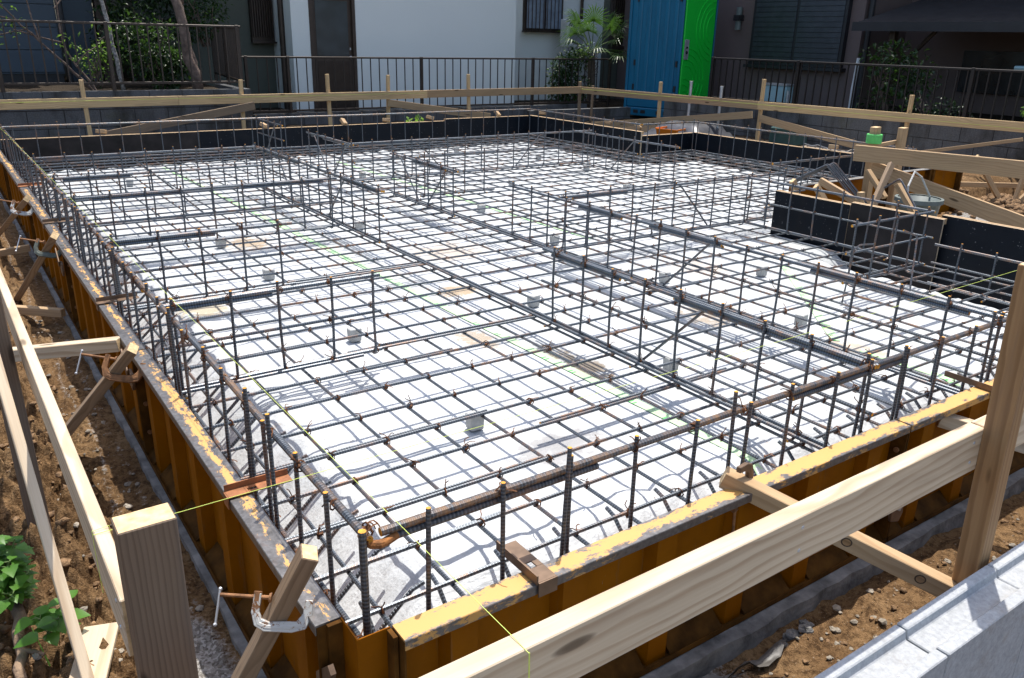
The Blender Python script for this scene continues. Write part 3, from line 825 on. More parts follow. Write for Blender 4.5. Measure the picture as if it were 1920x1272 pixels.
fl = ['orange steel form panel nearest the near corner of the front side', 'second orange steel form panel of the front side, behind the right post', 'third orange steel form panel of the front side, far right']
for i in range(3):
    c = copy_tree(proto18); place_panel(c, .03+1.806*(i+1)-.003, -.05, math.pi); c['label'] = fl[i]
    for ch in c.children:
        if ch.name.startswith('top_flange'): ch.material_slots[0].link = 'OBJECT'; ch.material_slots[0].material = M['flange_front']
# corner angle piece
t = thing('corner_formwork', 'orange steel corner angle joining the left and front form panels', 'form panel', (-.042,-.05,.225), group=None)
b = MB(); H = .435
b.prism([(0,0),(.07,0),(.07,-.003),(-.003,-.003),(-.003,.078),(0,.078)], 'z', .001, H); b.build('angle_plate', 'form', t)
b = MB(); b.prism([(-.0032,.068),(-.034,.068),(-.034,.0785),(-.0032,.0785)], 'z', .002, H-.003); b.prism([(.062,-.0032),(.0715,-.0032),(.0715,-.034),(.062,-.034)], 'z', .002, H-.003)
b.build('side_flange', 'form_dirty', t)
b = MB()
m = Matrix.Translation((-.012,.060,.33)) @ Matrix.Rotation(.5,4,'X')
b.prism([(-.02,.03),(.0,.035),(.018,-.02),(.030,-.06),(.012,-.10),(-.016,-.13),(-.03,-.09)], 'x', -.038, -.026, m=m)
b.build('wedge_clip', 'clip_brown', t)
b = MB(); b.lathe([(0,0),(.008,.002),(.009,.012),(.004,.02),(0,.022)], (.045,-.02,.30), 8); b.build('bolt', 'galv', t)

# joint hardware on panel seams (dark lever clips)
def lever(label, p, rz):
    t = thing('lever_clip', label, 'lever clip', p, rz, 'lever clips at the form joints')
    b = MB(); b.prism([(-.03,.02),(.01,.03),(.035,.0),(.03,-.035),(-.02,-.05),(-.035,-.02)], 'y', .0, .012); b.build('cam_plate', 'clip_brown', t, bevel=.002)
    b = MB(); b.prism([(.0,.0),(.022,.012),(.075,.085),(.066,.094),(-.01,.03)], 'y', .013, .021); b.build('lever_arm', 'galv' if 'front' in label else 'clip_brown', t, bevel=.002)
    return t
lever('dark steel lever clip on the first joint of the left formwork', (-.10, 1.836, .56), math.pi/2)
lever('dark steel lever clip on the second joint of the left formwork', (-.10, 3.642, .56), math.pi/2)
lever('bent grey lever clip on the joint of the front formwork', (1.83, -.112, .36), math.pi)

# rusty clips over the form flange
def form_clip(label, p, rz, mat_, hook=True, L=.17):
    t = thing('form_clip', label, 'form clip', p, rz, 'steel clips laid across the form flanges')
    b = MB()
    b.box((0,-.019,0),(L*.32,.019,.0035)); b.box((L*.46,-.019,0),(L,.019,.0035))
    b.box((L*.32,-.019,0),(L*.46,-.006,.0035)); b.box((L*.32,.006,0),(L*.46,.019,.0035))
    b.build('plate', mat_, t, bevel=.0008)
    b = MB(); b.box((0,.0192,-.001),(L,.0222,.020)); b.build('raised_edge', mat_, t)
    b = MB(); b.box((-.0035,-.019,-.03),(-.0002,.019,.0030)); b.build('folded_end', mat_, t)
    return t
form_clip('orange rusty steel clip laid across the left flange near the corner', (-.101, .62, .664), .0, 'clip_rust')
form_clip('dull steel clip across the left flange between two clamps', (-.101, 2.50, .664), .04, 'clip_brown')
form_clip('thin steel clip across the left flange towards the back', (-.101, 4.35, .664), .05, 'clip_brown')
form_clip('farthest steel clip across the left flange', (-.101, 5.80, .664), .05, 'clip_rust')
fcq = form_clip('wide brown steel clip with a slot folded over the front flange', (.385, -.111, .664), math.pi/2, 'clip_brown')
fcq.scale = (.95, 1.35, 1.1)
form_clip('dark steel clip on the front flange hidden behind the right post', (2.35, -.111, .664), math.pi/2, 'clip_brown')

# ------------------------------------------------------------------ C-CLAMPS and their timbers
def clamp(label, p, a, b_, mat_, s=1.0):
    """p = pad point on timber, a = screw axis direction, b_ = direction the frame bows to"""
    a = Vector(a).normalized(); b_ = Vector(b_); b_ = (b_-a*b_.dot(a)).normalized(); c = a.cross(b_)
    m = Matrix((a, b_, c)).transposed().to_4x4()
    t = thing('c_clamp', label, 'c clamp', p, group='c clamps holding struts to the formwork')
    m3 = m
    F = MB(); prof = [(-.030,-.006),(-.034,.0),(-.036,.035),(-.028,.060),(-.008,.070),(.060,.068),(.086,.060),(.094,.040),(.094,.004)]
    outer = [(-.044,-.010),(-.046,.038),(-.034,.070),(-.008,.083),(.062,.082),(.096,.072),(.107,.044),(.107,.0)]
    inner = [(.088,.0),(.084,.036),(.070,.054),(.0,.058),(-.018,.052),(-.026,.036),(-.026,-.010)]
    poly = outer+inner
    F.prism([(x*s, y*s) for x, y in poly], 'z', -.008*s, .008*s)
    # rib along the middle of the frame
    F.tube([m_ for m_ in (V(-.036*s,.0,0), V(-.036*s,.036*s,0), V(-.024*s,.064*s,0), V(-.004*s,.071*s,0), V(.062*s,.069*s,0), V(.090*s,.058*s,0))], .0105*s, 6)
    F.build('frame', mat_, t, xf=m3, bevel=.0015)
    b = MB(); b.tube([V(-.13*s,0,0), V(-.05*s,0,0)], .0048*s, 8); b.tube([V(-.05*s,0,0), V(-.002*s,0,0)], .0055*s, 8); b.lathe([(0,-.0),(.011*s,.0),(.013*s,.006*s),(0,.006*s)], (0,0,0), 10)
    for k in range(len(b.v)-40, len(b.v)): v = b.v[k]; b.v[k] = Vector((v.z-.006*s, v.x, v.y))
    b.build('screw', 'clamp_rust', t, xf=m3)
    b = MB(); b.tube([V(-.036*s,-.014*s,0), V(-.036*s,.010*s,0)], .0105*s, 8); b.build('nut_boss', 'clamp_rust', t, xf=m3)
    b = MB(); b.tube([V(-.132*s,-.012*s,0), V(-.132*s,.072*s,.004)], .0032*s, 6)
    for q in (-.014*s,.074*s): b.blob((-.132*s,q,.002), .0055*s, jit=0)
    b.build('tommy_bar', 'galv', t, xf=m3)
    return t
def strut(label, p0, p1, mat_='cedar', w=.045, t_=.036, up=(0,0,1)):
    return timber('strut', label, 'timber strut', p0, p1, w, t_, mat_, up, 'struts bracing the left formwork')
strut('brown strut leaning on the left form at the near corner, under the white clamp', (-.350,.272,.15), (-.083,.073,.808), up=(.3,1,.1))
strut('brown strut leaning on the left form beside the pale horizontal strut', (-.440,2.105,.16), (-.112,1.655,.735), up=(.3,1,.1))
strut('brown strut leaning on the left form at the third clamp', (-.345,4.35,.17), (-.114,3.64,.735), up=(.3,1,.1))
strut('farthest leaning strut on the left form, at the frame edge', (-.32,6.4,.14), (-.125,4.85,.735), up=(.3,1,.1))
strut('pale sunlit horizontal strut between the batter board post and the left form', (-.62,2.47,.52), (-.100,2.01,.635), 'pine', .05, .05)
strut('short strut lying on the ground under the third clamp', (-.36,3.95,.27), (-.13,3.74,.27), 'pine_tan', .045, .04)
strut('short strut on the ground at the left frame edge', (-.50,5.35,.27), (-.13,5.35,.30), 'pine_tan', .045, .04)
clamp('rusty white c clamp on the strut at the near corner', (-.152,.128,.690), (.83,-.50,-.10), (.0,-.60,-.8), 'clamp_white', .80)
clamp('rusty brown c clamp beside the pale horizontal strut', (-.158,1.735,.675), (.8,-.5,-.15), (.0,-.60,-.8), 'clamp_rust', .95)
clamp('dull green c clamp on the third leaning strut', (-.158,3.77,.675), (.8,-.5,-.15), (.0,-.60,-.8), 'clamp_green', 1.0)
clamp('farthest c clamp on the left form, with a pale frame', (-.163,5.05,.675), (.8,-.5,-.15), (.0,-.60,-.8), 'clamp_white', 1.0)
# front strut with clamp
timber('strut', 'pale strut from the front form top down to the right post, with two knots', 'timber strut', (1.043,-.028,.683), (1.43,-.535,.452), .048, .048, 'pine_tan')
st_ = [o for o in COL.objects if o.get('label','').startswith('pale strut from the front form top')][0]
bpy.context.view_layer.update(); iv = st_.matrix_world.inverted()
for u_ in (.08, .62):
    b = MB(); c_ = Vector((u_*.38-.02, -.0243, .004)); sg_ = -1
    T_ = max(v.co.y for v in st_.data.vertices); L_ = max(v.co.x for v in st_.data.vertices)
    sd_ = 1 if (iv @ CAMP).y > 0 else -1
    for rr, mi_ in ((.0135,0),(.010,1)):
        i0 = len(b.v)
        for k in range(12): a_ = k*math.pi/6; b.v.append(Vector((L_*(u_*1.1)-L_*.05+rr*math.cos(a_)*1.1, sd_*(T_+.0006+.0004*mi_), .002+rr*math.sin(a_))))
        b.face(tuple(range(i0, i0+12)), mi_)
    b.build('knot', ['knot_dark','post_tan'], st_)
clamp('grey c clamp gripping the pale strut on the front form', (1.045,-.078,.640), (0,.05,1), (1,.15,.0), 'clip_brown', .86)
timber('strut', 'second pale strut behind the right post', 'timber strut', (2.10,-.06,.60), (2.55,-.56,.45), .048, .048, 'pine')

# ------------------------------------------------------------------ BATTER BOARDS
timber('batter_board', 'wide fresh pine batter board in the foreground in front of the orange formwork', 'batter board', (-.75,-.490,.875), (1.405,-.476,.875), .112, .040, 'pine', group='batter boards of the setting out frame')
timber('batter_board', 'wide fresh pine batter board at the far right of the foreground, right of the post', 'batter board', (1.412,-.476,.875), (3.3,-.462,.875), .112, .040, 'pine', group='batter boards of the setting out frame')
timber('post', 'stout pine post standing at the right by the new block wall', 'post', (1.462,-.528,.20), (1.395,-.522,1.345), .052, .058, 'post_tan', up=(1,0,0), group='posts of the setting out frame')
timber('post', 'nearest pine post at the left with its cut top in the sun', 'post', (-.398,-.090,.0), (-.396,-.090,1.085), .085, .055, 'post_grey', up=(1,0,0), group='posts of the setting out frame')
timber('post', 'second pine post on the left, partly cut by the frame edge', 'post', (-.500,1.36,.15), (-.510,1.42,1.12), .062, .055, 'post_grey', up=(1,0,0), group='posts of the setting out frame')
timber('batter_board', 'pale batter board running along the left above the brown soil', 'batter board', (-.4325,-.061,.875), (-.456,3.0,.875), .112, .026, 'pine', group='batter boards of the setting out frame')
timber('brace_board', 'thin pale brace board slanting down beside the left batter board', 'brace board', (-.478,.40,.20), (-.531,1.29,1.0), .048, .026, 'pine', up=(0,-.6,1))
timber('plank', 'short pale plank lying on the soil at the foot of the thin brace', 'plank', (-.52,.44,.325), (-.425,.72,.330), .014, .085, 'pine')
BB = 'far batter boards along the back and right'
def bboard(label, p0, p1, mat_='pine_back', w=.11, t_=.02): return timber('batter_board', label, 'batter board', p0, p1, w, t_, mat_, group=BB)
def bpost(label, x, y, z0, z1, mat_='pine_back', s=.045): return timber('post', label, 'post', (x,y,z0), (x+random.uniform(-.02,.02),y,z1), s, s*.9, mat_, up=(1,0,0), group='posts of the setting out frame')
bboard('long far batter board in front of the old block wall at the left', (-1.2,9.55,.965), (2.02,9.68,.965))
bboard('middle far batter board in front of the brown door', (2.022,9.68,.965), (5.62,9.85,.965))
bboard('far batter board in front of the white wall, meeting the corner', (5.60,9.862,.968), (8.74,10.06,.968), 'pine_tan')
bboard('far batter board passing in front of the blue portable toilet', (8.75,10.08,.968), (9.065,6.52,.968), 'pine_tan')
bboard('long right batter board below the dark shuttered house', (9.066,6.52,.968), (9.40,3.0,.980))
for lab, x, y, z1 in (('far post left of the leaning grey plank',.98,9.66,1.22),('far post by the end of the old block wall',2.82,9.76,1.20),('far post in front of the brown door',4.06,9.82,1.26),('far post left of the white wall middle',4.98,9.88,1.24),('far post in front of the white wall',6.42,9.95,1.24)):
    bpost(lab, x, y, .35, z1)
bpost('far corner post where the two far boards meet', 8.78, 10.12, .35, 1.10, 'cedar')
bpost('far post in front of the blue toilet side', 8.945, 8.33, .35, 1.19)
bpost('far post to the right of the green toilet door', 9.115, 6.50, .35, 1.32)
bpost('tall right post against the old block wall', 9.31, 4.42, .35, 1.24)
bpost('right post at the frame edge carrying a short end board', 9.30, 2.95, .2, 1.06)
bpost('slim far post between the palm and the blue toilet', 9.2, 10.3, .35, 1.02, 'cedar', .035)
timber('brace_board', 'weathered grey plank leaning up at the far left against the old block wall', 'brace board', (1.05,9.42,.60), (2.97,9.70,.88), .10, .02, 'cedar')
timber('brace_board', 'tan brace plank slanting down in front of the far white wall', 'brace board', (4.95,9.80,.86), (6.60,9.62,.63), .10, .02, 'pine_tan')
timber('brace_board', 'brace plank rising to the right in front of the toilet foot', 'brace board', (8.74,9.60,.42), (9.02,6.56,.84), .10, .02, 'pine_tan')
timber('brace_board', 'brace plank falling to the right behind the dark plywood', 'brace board', (9.04,6.44,.80), (9.20,4.70,.55), .10, .02, 'pine_tan')
timber('brace_board', 'thin brace lath rising to the post at the right frame edge', 'brace board', (9.05,4.30,.55), (9.30,3.05,.86), .04, .02, 'pine_tan')
# recess batter board
timber('batter_board', 'thick pine batter board with one big knot above the bucket', 'batter board', (6.03,2.95,.912), (6.62,.75,.912), .135, .04, 'pine_tan')
timber('brace_board', 'broad pine brace board slanting down to the right across the recess', 'brace board', (6.15,2.84,.785), (6.15,.95,.43), .13, .03, 'pine_tan')
t = timber('post', 'pine post with a green collar at its top, at the recess', 'post', (6.24,2.89,.2), (6.19,2.89,1.13), .075, .06, 'pine_tan', up=(1,0,0), group='posts of the setting out frame')
b = MB(); b.lathe([(.062,-.04),(.066,-.035),(.066,.035),(.062,.04),(.05,.04)], (6.193,2.89,1.03), 16)
tag(b.build('tape_roll', 'tape_dark'), 'green tape roll slipped over the top of the recess post', 'tape roll')
timber('post', 'pine post with a nail in its top, right of the green collared post', 'post', (6.72,2.93,.2), (6.69,2.93,1.10), .07, .06, 'pine_tan', up=(1,0,0), group='posts of the setting out frame')
timber('strut', 'lath between the two recess posts', 'timber strut', (6.22,2.94,.95), (6.68,2.97,.97), .035, .02, 'pine_tan')
for i,(p0,p1,l) in enumerate((((5.30,2.86,.46),(5.15,2.90,.745),'short leaning stake at the left end of the recess plywood'),((5.32,2.58,.48),(5.15,2.675,.735),'second leaning stake behind the recess plywood'),((5.35,2.37,.610),(5.35,2.78,.745),'long leaning stake crossing in front of the bent bar bundle'),
     ((5.9,2.52,.60),(5.9,2.72,.80),'leaning stake just right of the collared post'),((5.55,2.42,.52),(5.96,2.55,.87),'pale leaning stake propped against the recess board'),((5.3,1.88,.60),(5.3,2.085,.825),'stout stake leaning beside the bucket'),((5.2,2.29,.45),(5.2,2.305,.74),'short upright stake end behind the recess plywood'))):
    timber('strut', l, 'timber strut', p0, p1, .055, .035, 'pine_tan' if i != 4 else 'cedar', up=(1,0,0) if i != 2 else (0,0,1), group='stakes in the entrance recess')
for p0,p1,l in (((8.33,2.72,.35),(7.95,2.85,.78),'pale strut leaning by the dirt heap'),((8.44,2.62,.30),(8.65,2.60,1.10),'upright post in the dirt heap at the right edge'),((8.46,2.60,.30),(8.95,2.45,.75),'leaning strut at the right frame edge by the dirt heap'),((8.10,3.15,.45),(8.9,2.75,.43),'thin lath lying on the dirt heap')):
    timber('strut', l, 'timber strut', p0, p1, .05, .03, 'pine_tan')

def screws(parent, pts, n_, r=.0045):
    b = MB(); n_ = Vector(n_).normalized(); a = n_.orthogonal().normalized(); c_ = n_.cross(a); inv = parent.matrix_world.inverted()
    for p in pts:
        i0 = len(b.v); p = Vector(p)
        for h, q in ((0,1),(.0015,.8)):
            for k in range(8): an = k*math.pi/4; b.v.append(inv @ (p+n_*h+(a*math.cos(an)+c_*math.sin(an))*r*q))
        b.face(tuple(range(i0+8, i0+16)))
        for k in range(8): b.face((i0+k, i0+(k+1)%8, i0+8+(k+1)%8, i0+8+k))
    return b.build('screw_head', 'galv', parent)
bpy.context.view_layer.update()
for o in [o for o in COL.objects if o.name.startswith('batter_board') and o.get('group','').startswith('batter boards')]:
    mw_ = o.matrix_world; ax_ = mw_.col[1].xyz.normalized(); L_ = max(v.co.x for v in o.data.vertices); T_ = max(v.co.y for v in o.data.vertices)
    sg = -1 if ax_.dot(CAMP-mw_.translation) < 0 else 1
    screws(o, [mw_ @ Vector((x_*L_, sg*T_, z_)) for x_ in (-.97,.96,.35) for z_ in (-.025,.028)], ax_*sg)

# ------------------------------------------------------------------ STRINGS
def string(label, pts, r=.0006):
    b = MB(); b.tube([Vector(p) for p in pts], r, 5); return tag(b.build('builder_string', 'string'), label, 'string')
string('yellow string stretched from the near left post across to the right', [(-.449,.16,.932),(-.42,.155,.935),(-.30,.152,.9335),(1.5,.165,.930),(3.2,.20,.930)])
string('yellow string stretched from the foreground board along the left side to the back', [(.035,-.515,.86),(.034,-.514,.931),(.032,-.47,.934),(.0,2.5,.930),(-.05,7.4,.930),(-.06,9.6,.96)])
string('loose end of yellow string tied round the left batter board', [(-.449,.17,.80),(-.450,.165,.90),(-.449,.17,.934),(-.42,.172,.935),(-.419,.168,.90)])
string('short yellow string end hanging down the face of the foreground board', [(.036,-.513,.93),(.037,-.514,.86),(.036,-.513,.81),(.038,-.512,.70)])
string('yellow string along the face of the far right batter board', [(8.73,10.06,.985),(9.045,6.52,.985),(9.38,3.0,.965)], .0018)
string('yellow string along the face of the far left batter board', [(-1.2,9.53,.985),(2.0,9.665,.99),(5.6,9.84,.985)], .0018)

# ------------------------------------------------------------------ PLYWOOD FORMS
def plyform(label, p0, p1, z0, z1, worn=False, out=1, th=.014):
    m, L = frame((p0[0],p0[1],(z0+z1)/2), (p1[0],p1[1],(z0+z1)/2)); h = (z1-z0)/2
    t = thing('plywood_formwork', label, 'plywood form', m.translation, group='dark plywood form panels'); t.rotation_euler = m.to_euler()
    b = MB(); b.box((-L/2,0,-h),(L/2,th,h-.001)); b.mi = [0,1,0,1,0,1]
    b.build('panel', ['ply_worn' if worn else 'ply', 'ply_edge'], t)
    n = max(2, int(L/.45)); b = MB()
    for i in range(n):
        x = -L/2+L*(i+.5)/n; b.box((x-.02,th+.0005,-h+.01),(x+.02,th+.035,h-.012))
    b.box((-L/2+.002,th+.0005,h-.030),(L/2-.002,th+.028,h-.0012)) if False else None
    b.build('stiffener', 'pine_tan', t)
    b = MB(); b.box((-L/2,th+.0006,h-.034),(L/2,th+.030,h+.001)); b.build('top_rail', 'pine_tan', t)
    return t
yb = 8.60
plyform('brownish worn plywood form at the left end of the back edge', (0.0,yb), (1.95,yb), .21, .700, True)
plyform('smooth blue black plywood form in the back edge, second from left', (1.952,yb), (3.77,yb+.003), .21, .702)
plyform('blue black plywood form in the back edge in front of the brown door', (3.772,yb+.001), (5.2,yb), .21, .705)
plyform('blue black plywood form ending at the far back corner', (5.202,yb), (6.60,yb), .21, .730)
plyform('dark plywood form on the right side of the far back corner', (6.60,yb-.001), (6.60,6.24), .21, .738)
plyform('short dark plywood form at the right hand jog', (6.602,6.22), (7.5,6.22), .21, .690)
plyform('dark plywood form in shade along the right side, far half', (7.5,6.218), (7.5,4.55), .21, .695)
plyform('dark plywood form in shade along the right side, near half', (7.502,4.548), (7.5,3.06), .21, .702)
plyform('small blue black plywood form at the corner of the entrance recess', (4.64,2.66), (4.64,2.02), .21, .742)
plyform('brown stained plywood form of the entrance recess', (4.642,2.018), (4.65,1.36), .21, .760, True)
plyform('long dark plywood form of the entrance recess, cut by the right frame edge', (4.70,1.40), (4.72,-.1), .21, .778)
# short wooden wedges / cleats on the far forms
b = MB(); b.box((-.03,-.05,-.02),(.03,.05,.02)); cl = b.build('cleat', 'pine_tan', bevel=.003)
cp = [(.95,8.68,.735,.9,'cleat at the foot of the leaning grey plank'),(2.73,8.66,.735,.4,'rusty cleat on the far form left of the brown door'),(3.75,8.66,.74,.2,'round cleat on the far form below the brown door'),(4.35,8.66,.742,1.0,'flat cleat on the far form below the door edge'),(5.0,8.66,.75,1.3,'flat cleat under the bright green leaf'),(6.1,8.67,.77,.2,'small cleat at the end of the tan brace'),(6.70,8.4,.78,.6,'cleat on the plywood just right of the far corner'),(6.72,7.0,.78,.5,'cleat on the right plywood under the blue toilet'),(6.74,6.45,.78,.5,'cleat on the plywood by the orange tray'),(7.56,4.2,.74,.4,'cleat under the falling brace plank')]
for i, (x,y,z,rz,l) in enumerate(cp):
    o = cl if i == 0 else cl.copy()
    if i: COL.objects.link(o)
    o.location = (x,y,z); o.rotation_euler = (.3*(i%3), .2, rz); tag(o, 'wooden '+l, 'wood cleat', 'wooden cleats on the plywood forms')
# yellow steel forms outside the recess
def plain_steel(label, x0, x1, y, zt):
    t = thing('steel_formwork', label, 'form panel', (x0, y, .2), group='orange steel form panels'); L = x1-x0; H = zt-.2
    b = MB(); b.box((0,0,0),(L,.005,H)); b.build('face_plate', 'form', t)
    b = MB(); b.box((0,-.055,H+.0005),(L,.005,H+.006)); b.build('top_flange', 'lean', t)
    for x in (0, L-.03):
        b = MB(); b.box((x,-.05,0),(x+.03,-.0005,H)); b.build('end_plate', 'form_dirty', t)
    return t
plain_steel('shaded orange steel form half hidden behind the recess stakes', 5.3, 6.70, 3.03, .665)
plain_steel('plain orange steel form behind the bucket in the recess', 6.72, 7.40, 3.02, .675)
plain_steel('dark orange steel form beside the dirt heap', 7.42, 7.98, 3.01, .67)
# bundle of bent bars
t = thing('bar_bundle', 'bundle of bent steel bars hung over the recess cage like an open book', 'rebar bundle', (5.65,2.95,.86))
for k in range(7):
    o = 5.535+k*.021; w = random.uniform(-.012,.012); h_ = random.uniform(-.008,.008)
    bar(t, [V(o-.15+w,3.14,.66), V(o-.010,2.89,.842+h_), V(o,2.88,.852+h_), V(o+.008,2.868,.845+h_), V(o+.20+w*2,2.60,.50)], .0060, 8)
b = MB(); b.tube([V(5.26,2.16,.79),V(5.25,2.06,.865),V(5.25,2.045,.870),V(5.25,2.03,.86),V(5.25,1.83,.62)], .008, 8, 0, True, 2); tag(b.build('hooked_bar', RB), 'single thick bent bar resting on the stake beside the bucket', 'rebar')
# bucket
t = thing('bucket', 'grey plastic bucket with white rope standing in the recess', 'bucket', (5.85,2.20,.34))
b = MB(); b.lathe([(.0,.0),(.13,.0),(.165,.30),(.172,.30),(.172,.31),(.158,.31),(.125,.015),(0,.015)], (0,0,0), 22); b.build('tub', 'bucket', t, smooth=True)
b = MB(); b.lathe([(.166,.285),(.182,.285),(.182,.318),(.160,.318)], (0,0,0), 22); b.build('rim', 'bucket', t)
b = MB(); b.tube([V(-.17,0,.30), V(-.16,.02,.42), V(-.05,.05,.52), V(.05,.04,.47), V(.16,0,.31)], .008, 6); b.tube([V(.18,-.02,.31), V(.20,-.04,.24), V(.20,-.05,.05)], .008, 6); b.build('rope', 'rope', t)

# ------------------------------------------------------------------ NEW BLOCK WALL (foreground right)
t = thing('block_wall', 'new pale concrete block wall with a channel along its top, in the bottom right corner', 'block wall', (1.5,-.61,.12))
def wallpt(x): return -.546-.0*(x), -.672-.028*(x-1.0)
x = -.18; k = 0
while x < 4.2:
    x1 = x+.398
    m = Matrix.Identity(4)
    b = MB(); ya = -.569; yb_ = -.690
    zt = .58+random.uniform(-.001,.001); s = random.uniform(-.001,.001)
    web = [(ya+s,.30),(ya+s,zt),(ya-.026,zt),(ya-.031,zt-.022),(yb_+.033,zt-.022),(yb_+.028,zt),(yb_+s,zt),(yb_+s,.30)]
    b.prism([(q,z) for q,z in web], 'x', x+.0012, x1-.0012)
    b.build('block', 'newblock', t, t.location, bevel=.0025)
    b = MB(); b.box((x-.2+.0012,ya-.0015+.002,.10),(x1-.2-.0012,yb_+.001,.2985)) if False else b.box((x-.2+.0012,yb_+.001,.10),(x1-.2-.0012,ya+.0005,.2985)); b.build('block', 'newblock', t, t.location, bevel=.0025)
    x += .4; k += 1
b = MB(); b.lathe([(.028,.0),(.028,.004)], (1.93,-.632,.559), 18)
b.lathe([(0,.0),(.027,.0)], (1.93,-.632,.5595), 18); b.build('core_hole', 'black', t, t.location)

# ------------------------------------------------------------------ OLD BLOCK WALLS
def oldwall(label, p0, p1, z0, z1, th=.12, ch=.2, bl=.4):
    m, L = frame((p0[0],p0[1],0), (p1[0],p1[1],0))
    t = thing('block_wall', label, 'block wall', (m.translation.x, m.translation.y, z0)); t.rotation_euler = m.to_euler()
    b = MB(); b.box((-L/2,.006,0),(L/2,th-.006,z1-z0-.004)); b.build('mortar_core', 'mortar', t)
    rows = max(1, round((z1-z0)/ch)); h = (z1-z0)/rows
    b = MB()
    for r in range(rows):
        x = -L/2 - (bl/2 if r % 2 else 0)
        while x < L/2:
            a, e = max(x, -L/2)+.005, min(x+bl, L/2)-.005
            if e-a > .02: d = random.uniform(-.002,.002); b.box((a,d,r*h+.003),(e,th,(r+1)*h-(.007 if r < rows-1 else 0)))
            x += bl
    b.build('block_course', 'oldblock', t)
    return t
oldwall('old stained block wall under the left garden fence', (-6,10.2), (3.10,10.2), .20, 1.055)
oldwall('low dark block kerb under the long fence in front of the white house', (3.12,11.5), (10.1,11.5), .35, .60)
oldwall('short block kerb wall at the foot of the palm', (7.9,10.35), (10.2,10.35), .30, .62)
oldwall('old stained block wall under the right hand fence', (10.0,9.3), (10.0,-1.5), .25, .905)
oldwall('block return wall at the right end of the left garden wall', (3.098,10.325), (3.098,11.48), .3, 1.055)

# ------------------------------------------------------------------ FENCES
def fence(label, p0, p1, zb, zt, sp, posts, mat_, pick=.009, zlow=None, ratio=None):
    m, L = frame((p0[0],p0[1],zb), (p1[0],p1[1],zb))
    t = thing('railing', label, 'railing', m.translation); t.rotation_euler = m.to_euler()
    H = zt-zb
    b = MB(); b.box((-L/2,-.018,H-.028),(L/2,.018,H)); b.build('top_rail', mat_, t, bevel=.004)
    b = MB(); b.box((-L/2,-.012,.0),(L/2,.012,.03)); b.build('bottom_rail', mat_, t, bevel=.003)
    n = int(L/sp); proto = None; done = 0
    xs_ = [-L/2+L*(i+.5)/n for i in range(n)]; rest = MB()
    for x in xs_:
        if done < 100:
            if proto is None:
                b = MB(); b.box((-pick*.8,-pick,.0302),(pick*.8,pick,H-.0282)); proto = b.build('picket', mat_, t); o = proto
            else: o = proto.copy(); COL.objects.link(o); o.parent = t
            o.location = (x,0,0); done += 1
    for x in posts:
        b = MB(); b.box((x-.022,-.026,-.12 if zlow is None else zlow-zb),(x+.022,.026,H+.006)); b.build('fence_post', mat_, t, bevel=.003)
    return t
fence('brown railing on the old block wall in front of the left garden', (-5,10.26), (3.02,10.26), 1.13, 1.855, .118, [-2.6,-.5,1.2,2.4,3.98], 'fence_brown')
fence('brown side railing turning back at the end of the left garden wall', (3.04,10.29), (3.40,12.9), 1.13, 1.855, .118, [0,1.25], 'fence_brown')
fence('long brown railing in front of the white house and its door', (3.42,11.56), (10.75,11.56), .62, 1.44, .155, [-3.6,-2.95,-.62,1.72,3.6], 'fence_brown', .008)
fence('dark railing on the right hand block wall in front of the shuttered house', (10.06,8.35), (10.06,-1.0), .93, 1.56, .128, [-4.65,-3.0,-.45,1.65,3.5], 'fence_dark')

# ------------------------------------------------------------------ WHITE HOUSE
t = thing('white_house', 'white stucco house with a brown framed frosted door behind the far railing', 'house', (7,14,.45))
def wbox(name, lo, hi, mat_, parent, bevel=0):
    b = MB(); b.box(lo, hi); return b.build(name, mat_, parent, parent.location, bevel=bevel)
wf = 12.6
wbox('wall', (4.62,wf,.3), (4.93,16.2,4.0), 'white_wall', t); wbox('wall', (5.76,wf,.3), (9.12,16.2,4.0), 'white_wall', t)
wbox('wall', (4.93,wf,2.42), (5.76,16.2,4.0), 'white_wall', t)
wbox('plinth', (4.62,wf-.02,.28), (9.13,wf-.001,.46), 'lean', t) if False else None
d = wbox('door', (4.995,wf+.05,.50), (5.70,wf+.09,2.36), 'door_wood', t)
b = MB(); b.box((4.932,wf-.012,.42),(4.992,wf+.12,2.418)); b.box((5.702,wf-.012,.42),(5.758,wf+.12,2.418)); b.box((4.992,wf-.012,2.362),(5.702,wf+.12,2.418)); b.build('door_frame', 'door_wood', t, t.location)
b = MB(); b.box((5.06,wf+.044,1.42),(5.64,wf+.0495,2.30)); p = b.build('pane', 'frosted', d); p.location = (-7,-14,-.45)
b = MB(); b.box((5.06,wf+.044,.56),(5.64,wf+.0495,1.34)); p = b.build('panel', 'brown_metal', d); p.location = (-7,-14,-.45)
b = MB(); b.blob((5.665,wf+.035,1.40),.03,jit=0); b.box((5.655,wf+.038,1.52),(5.675,wf+.0495,1.56)); p = b.build('handle', 'galv', d); p.location = (-7,-14,-.45)
# left rear wing
wbox('wall', (2.4,13.5,.4), (4.62,16.2,4.0), 'cream_wall', t)
w = wbox('window', (4.22,13.40,1.62), (4.60,13.498,3.2), 'brown_metal', t)
b = MB()
for k in range(9): b.box((4.235+k*.041,13.36,1.70),(4.25+k*.041,13.398,3.15))
b.box((4.20,13.33,1.60),(4.62,13.3985,1.63)); p = b.build('lattice', 'brown_metal', w); p.location = (-7,-14,-.45)
b = MB(); b.tube([V(4.58,12.95,.4),V(4.58,12.95,4.5)], .05, 12); b.build('downpipe', 'brown_metal', t, t.location)
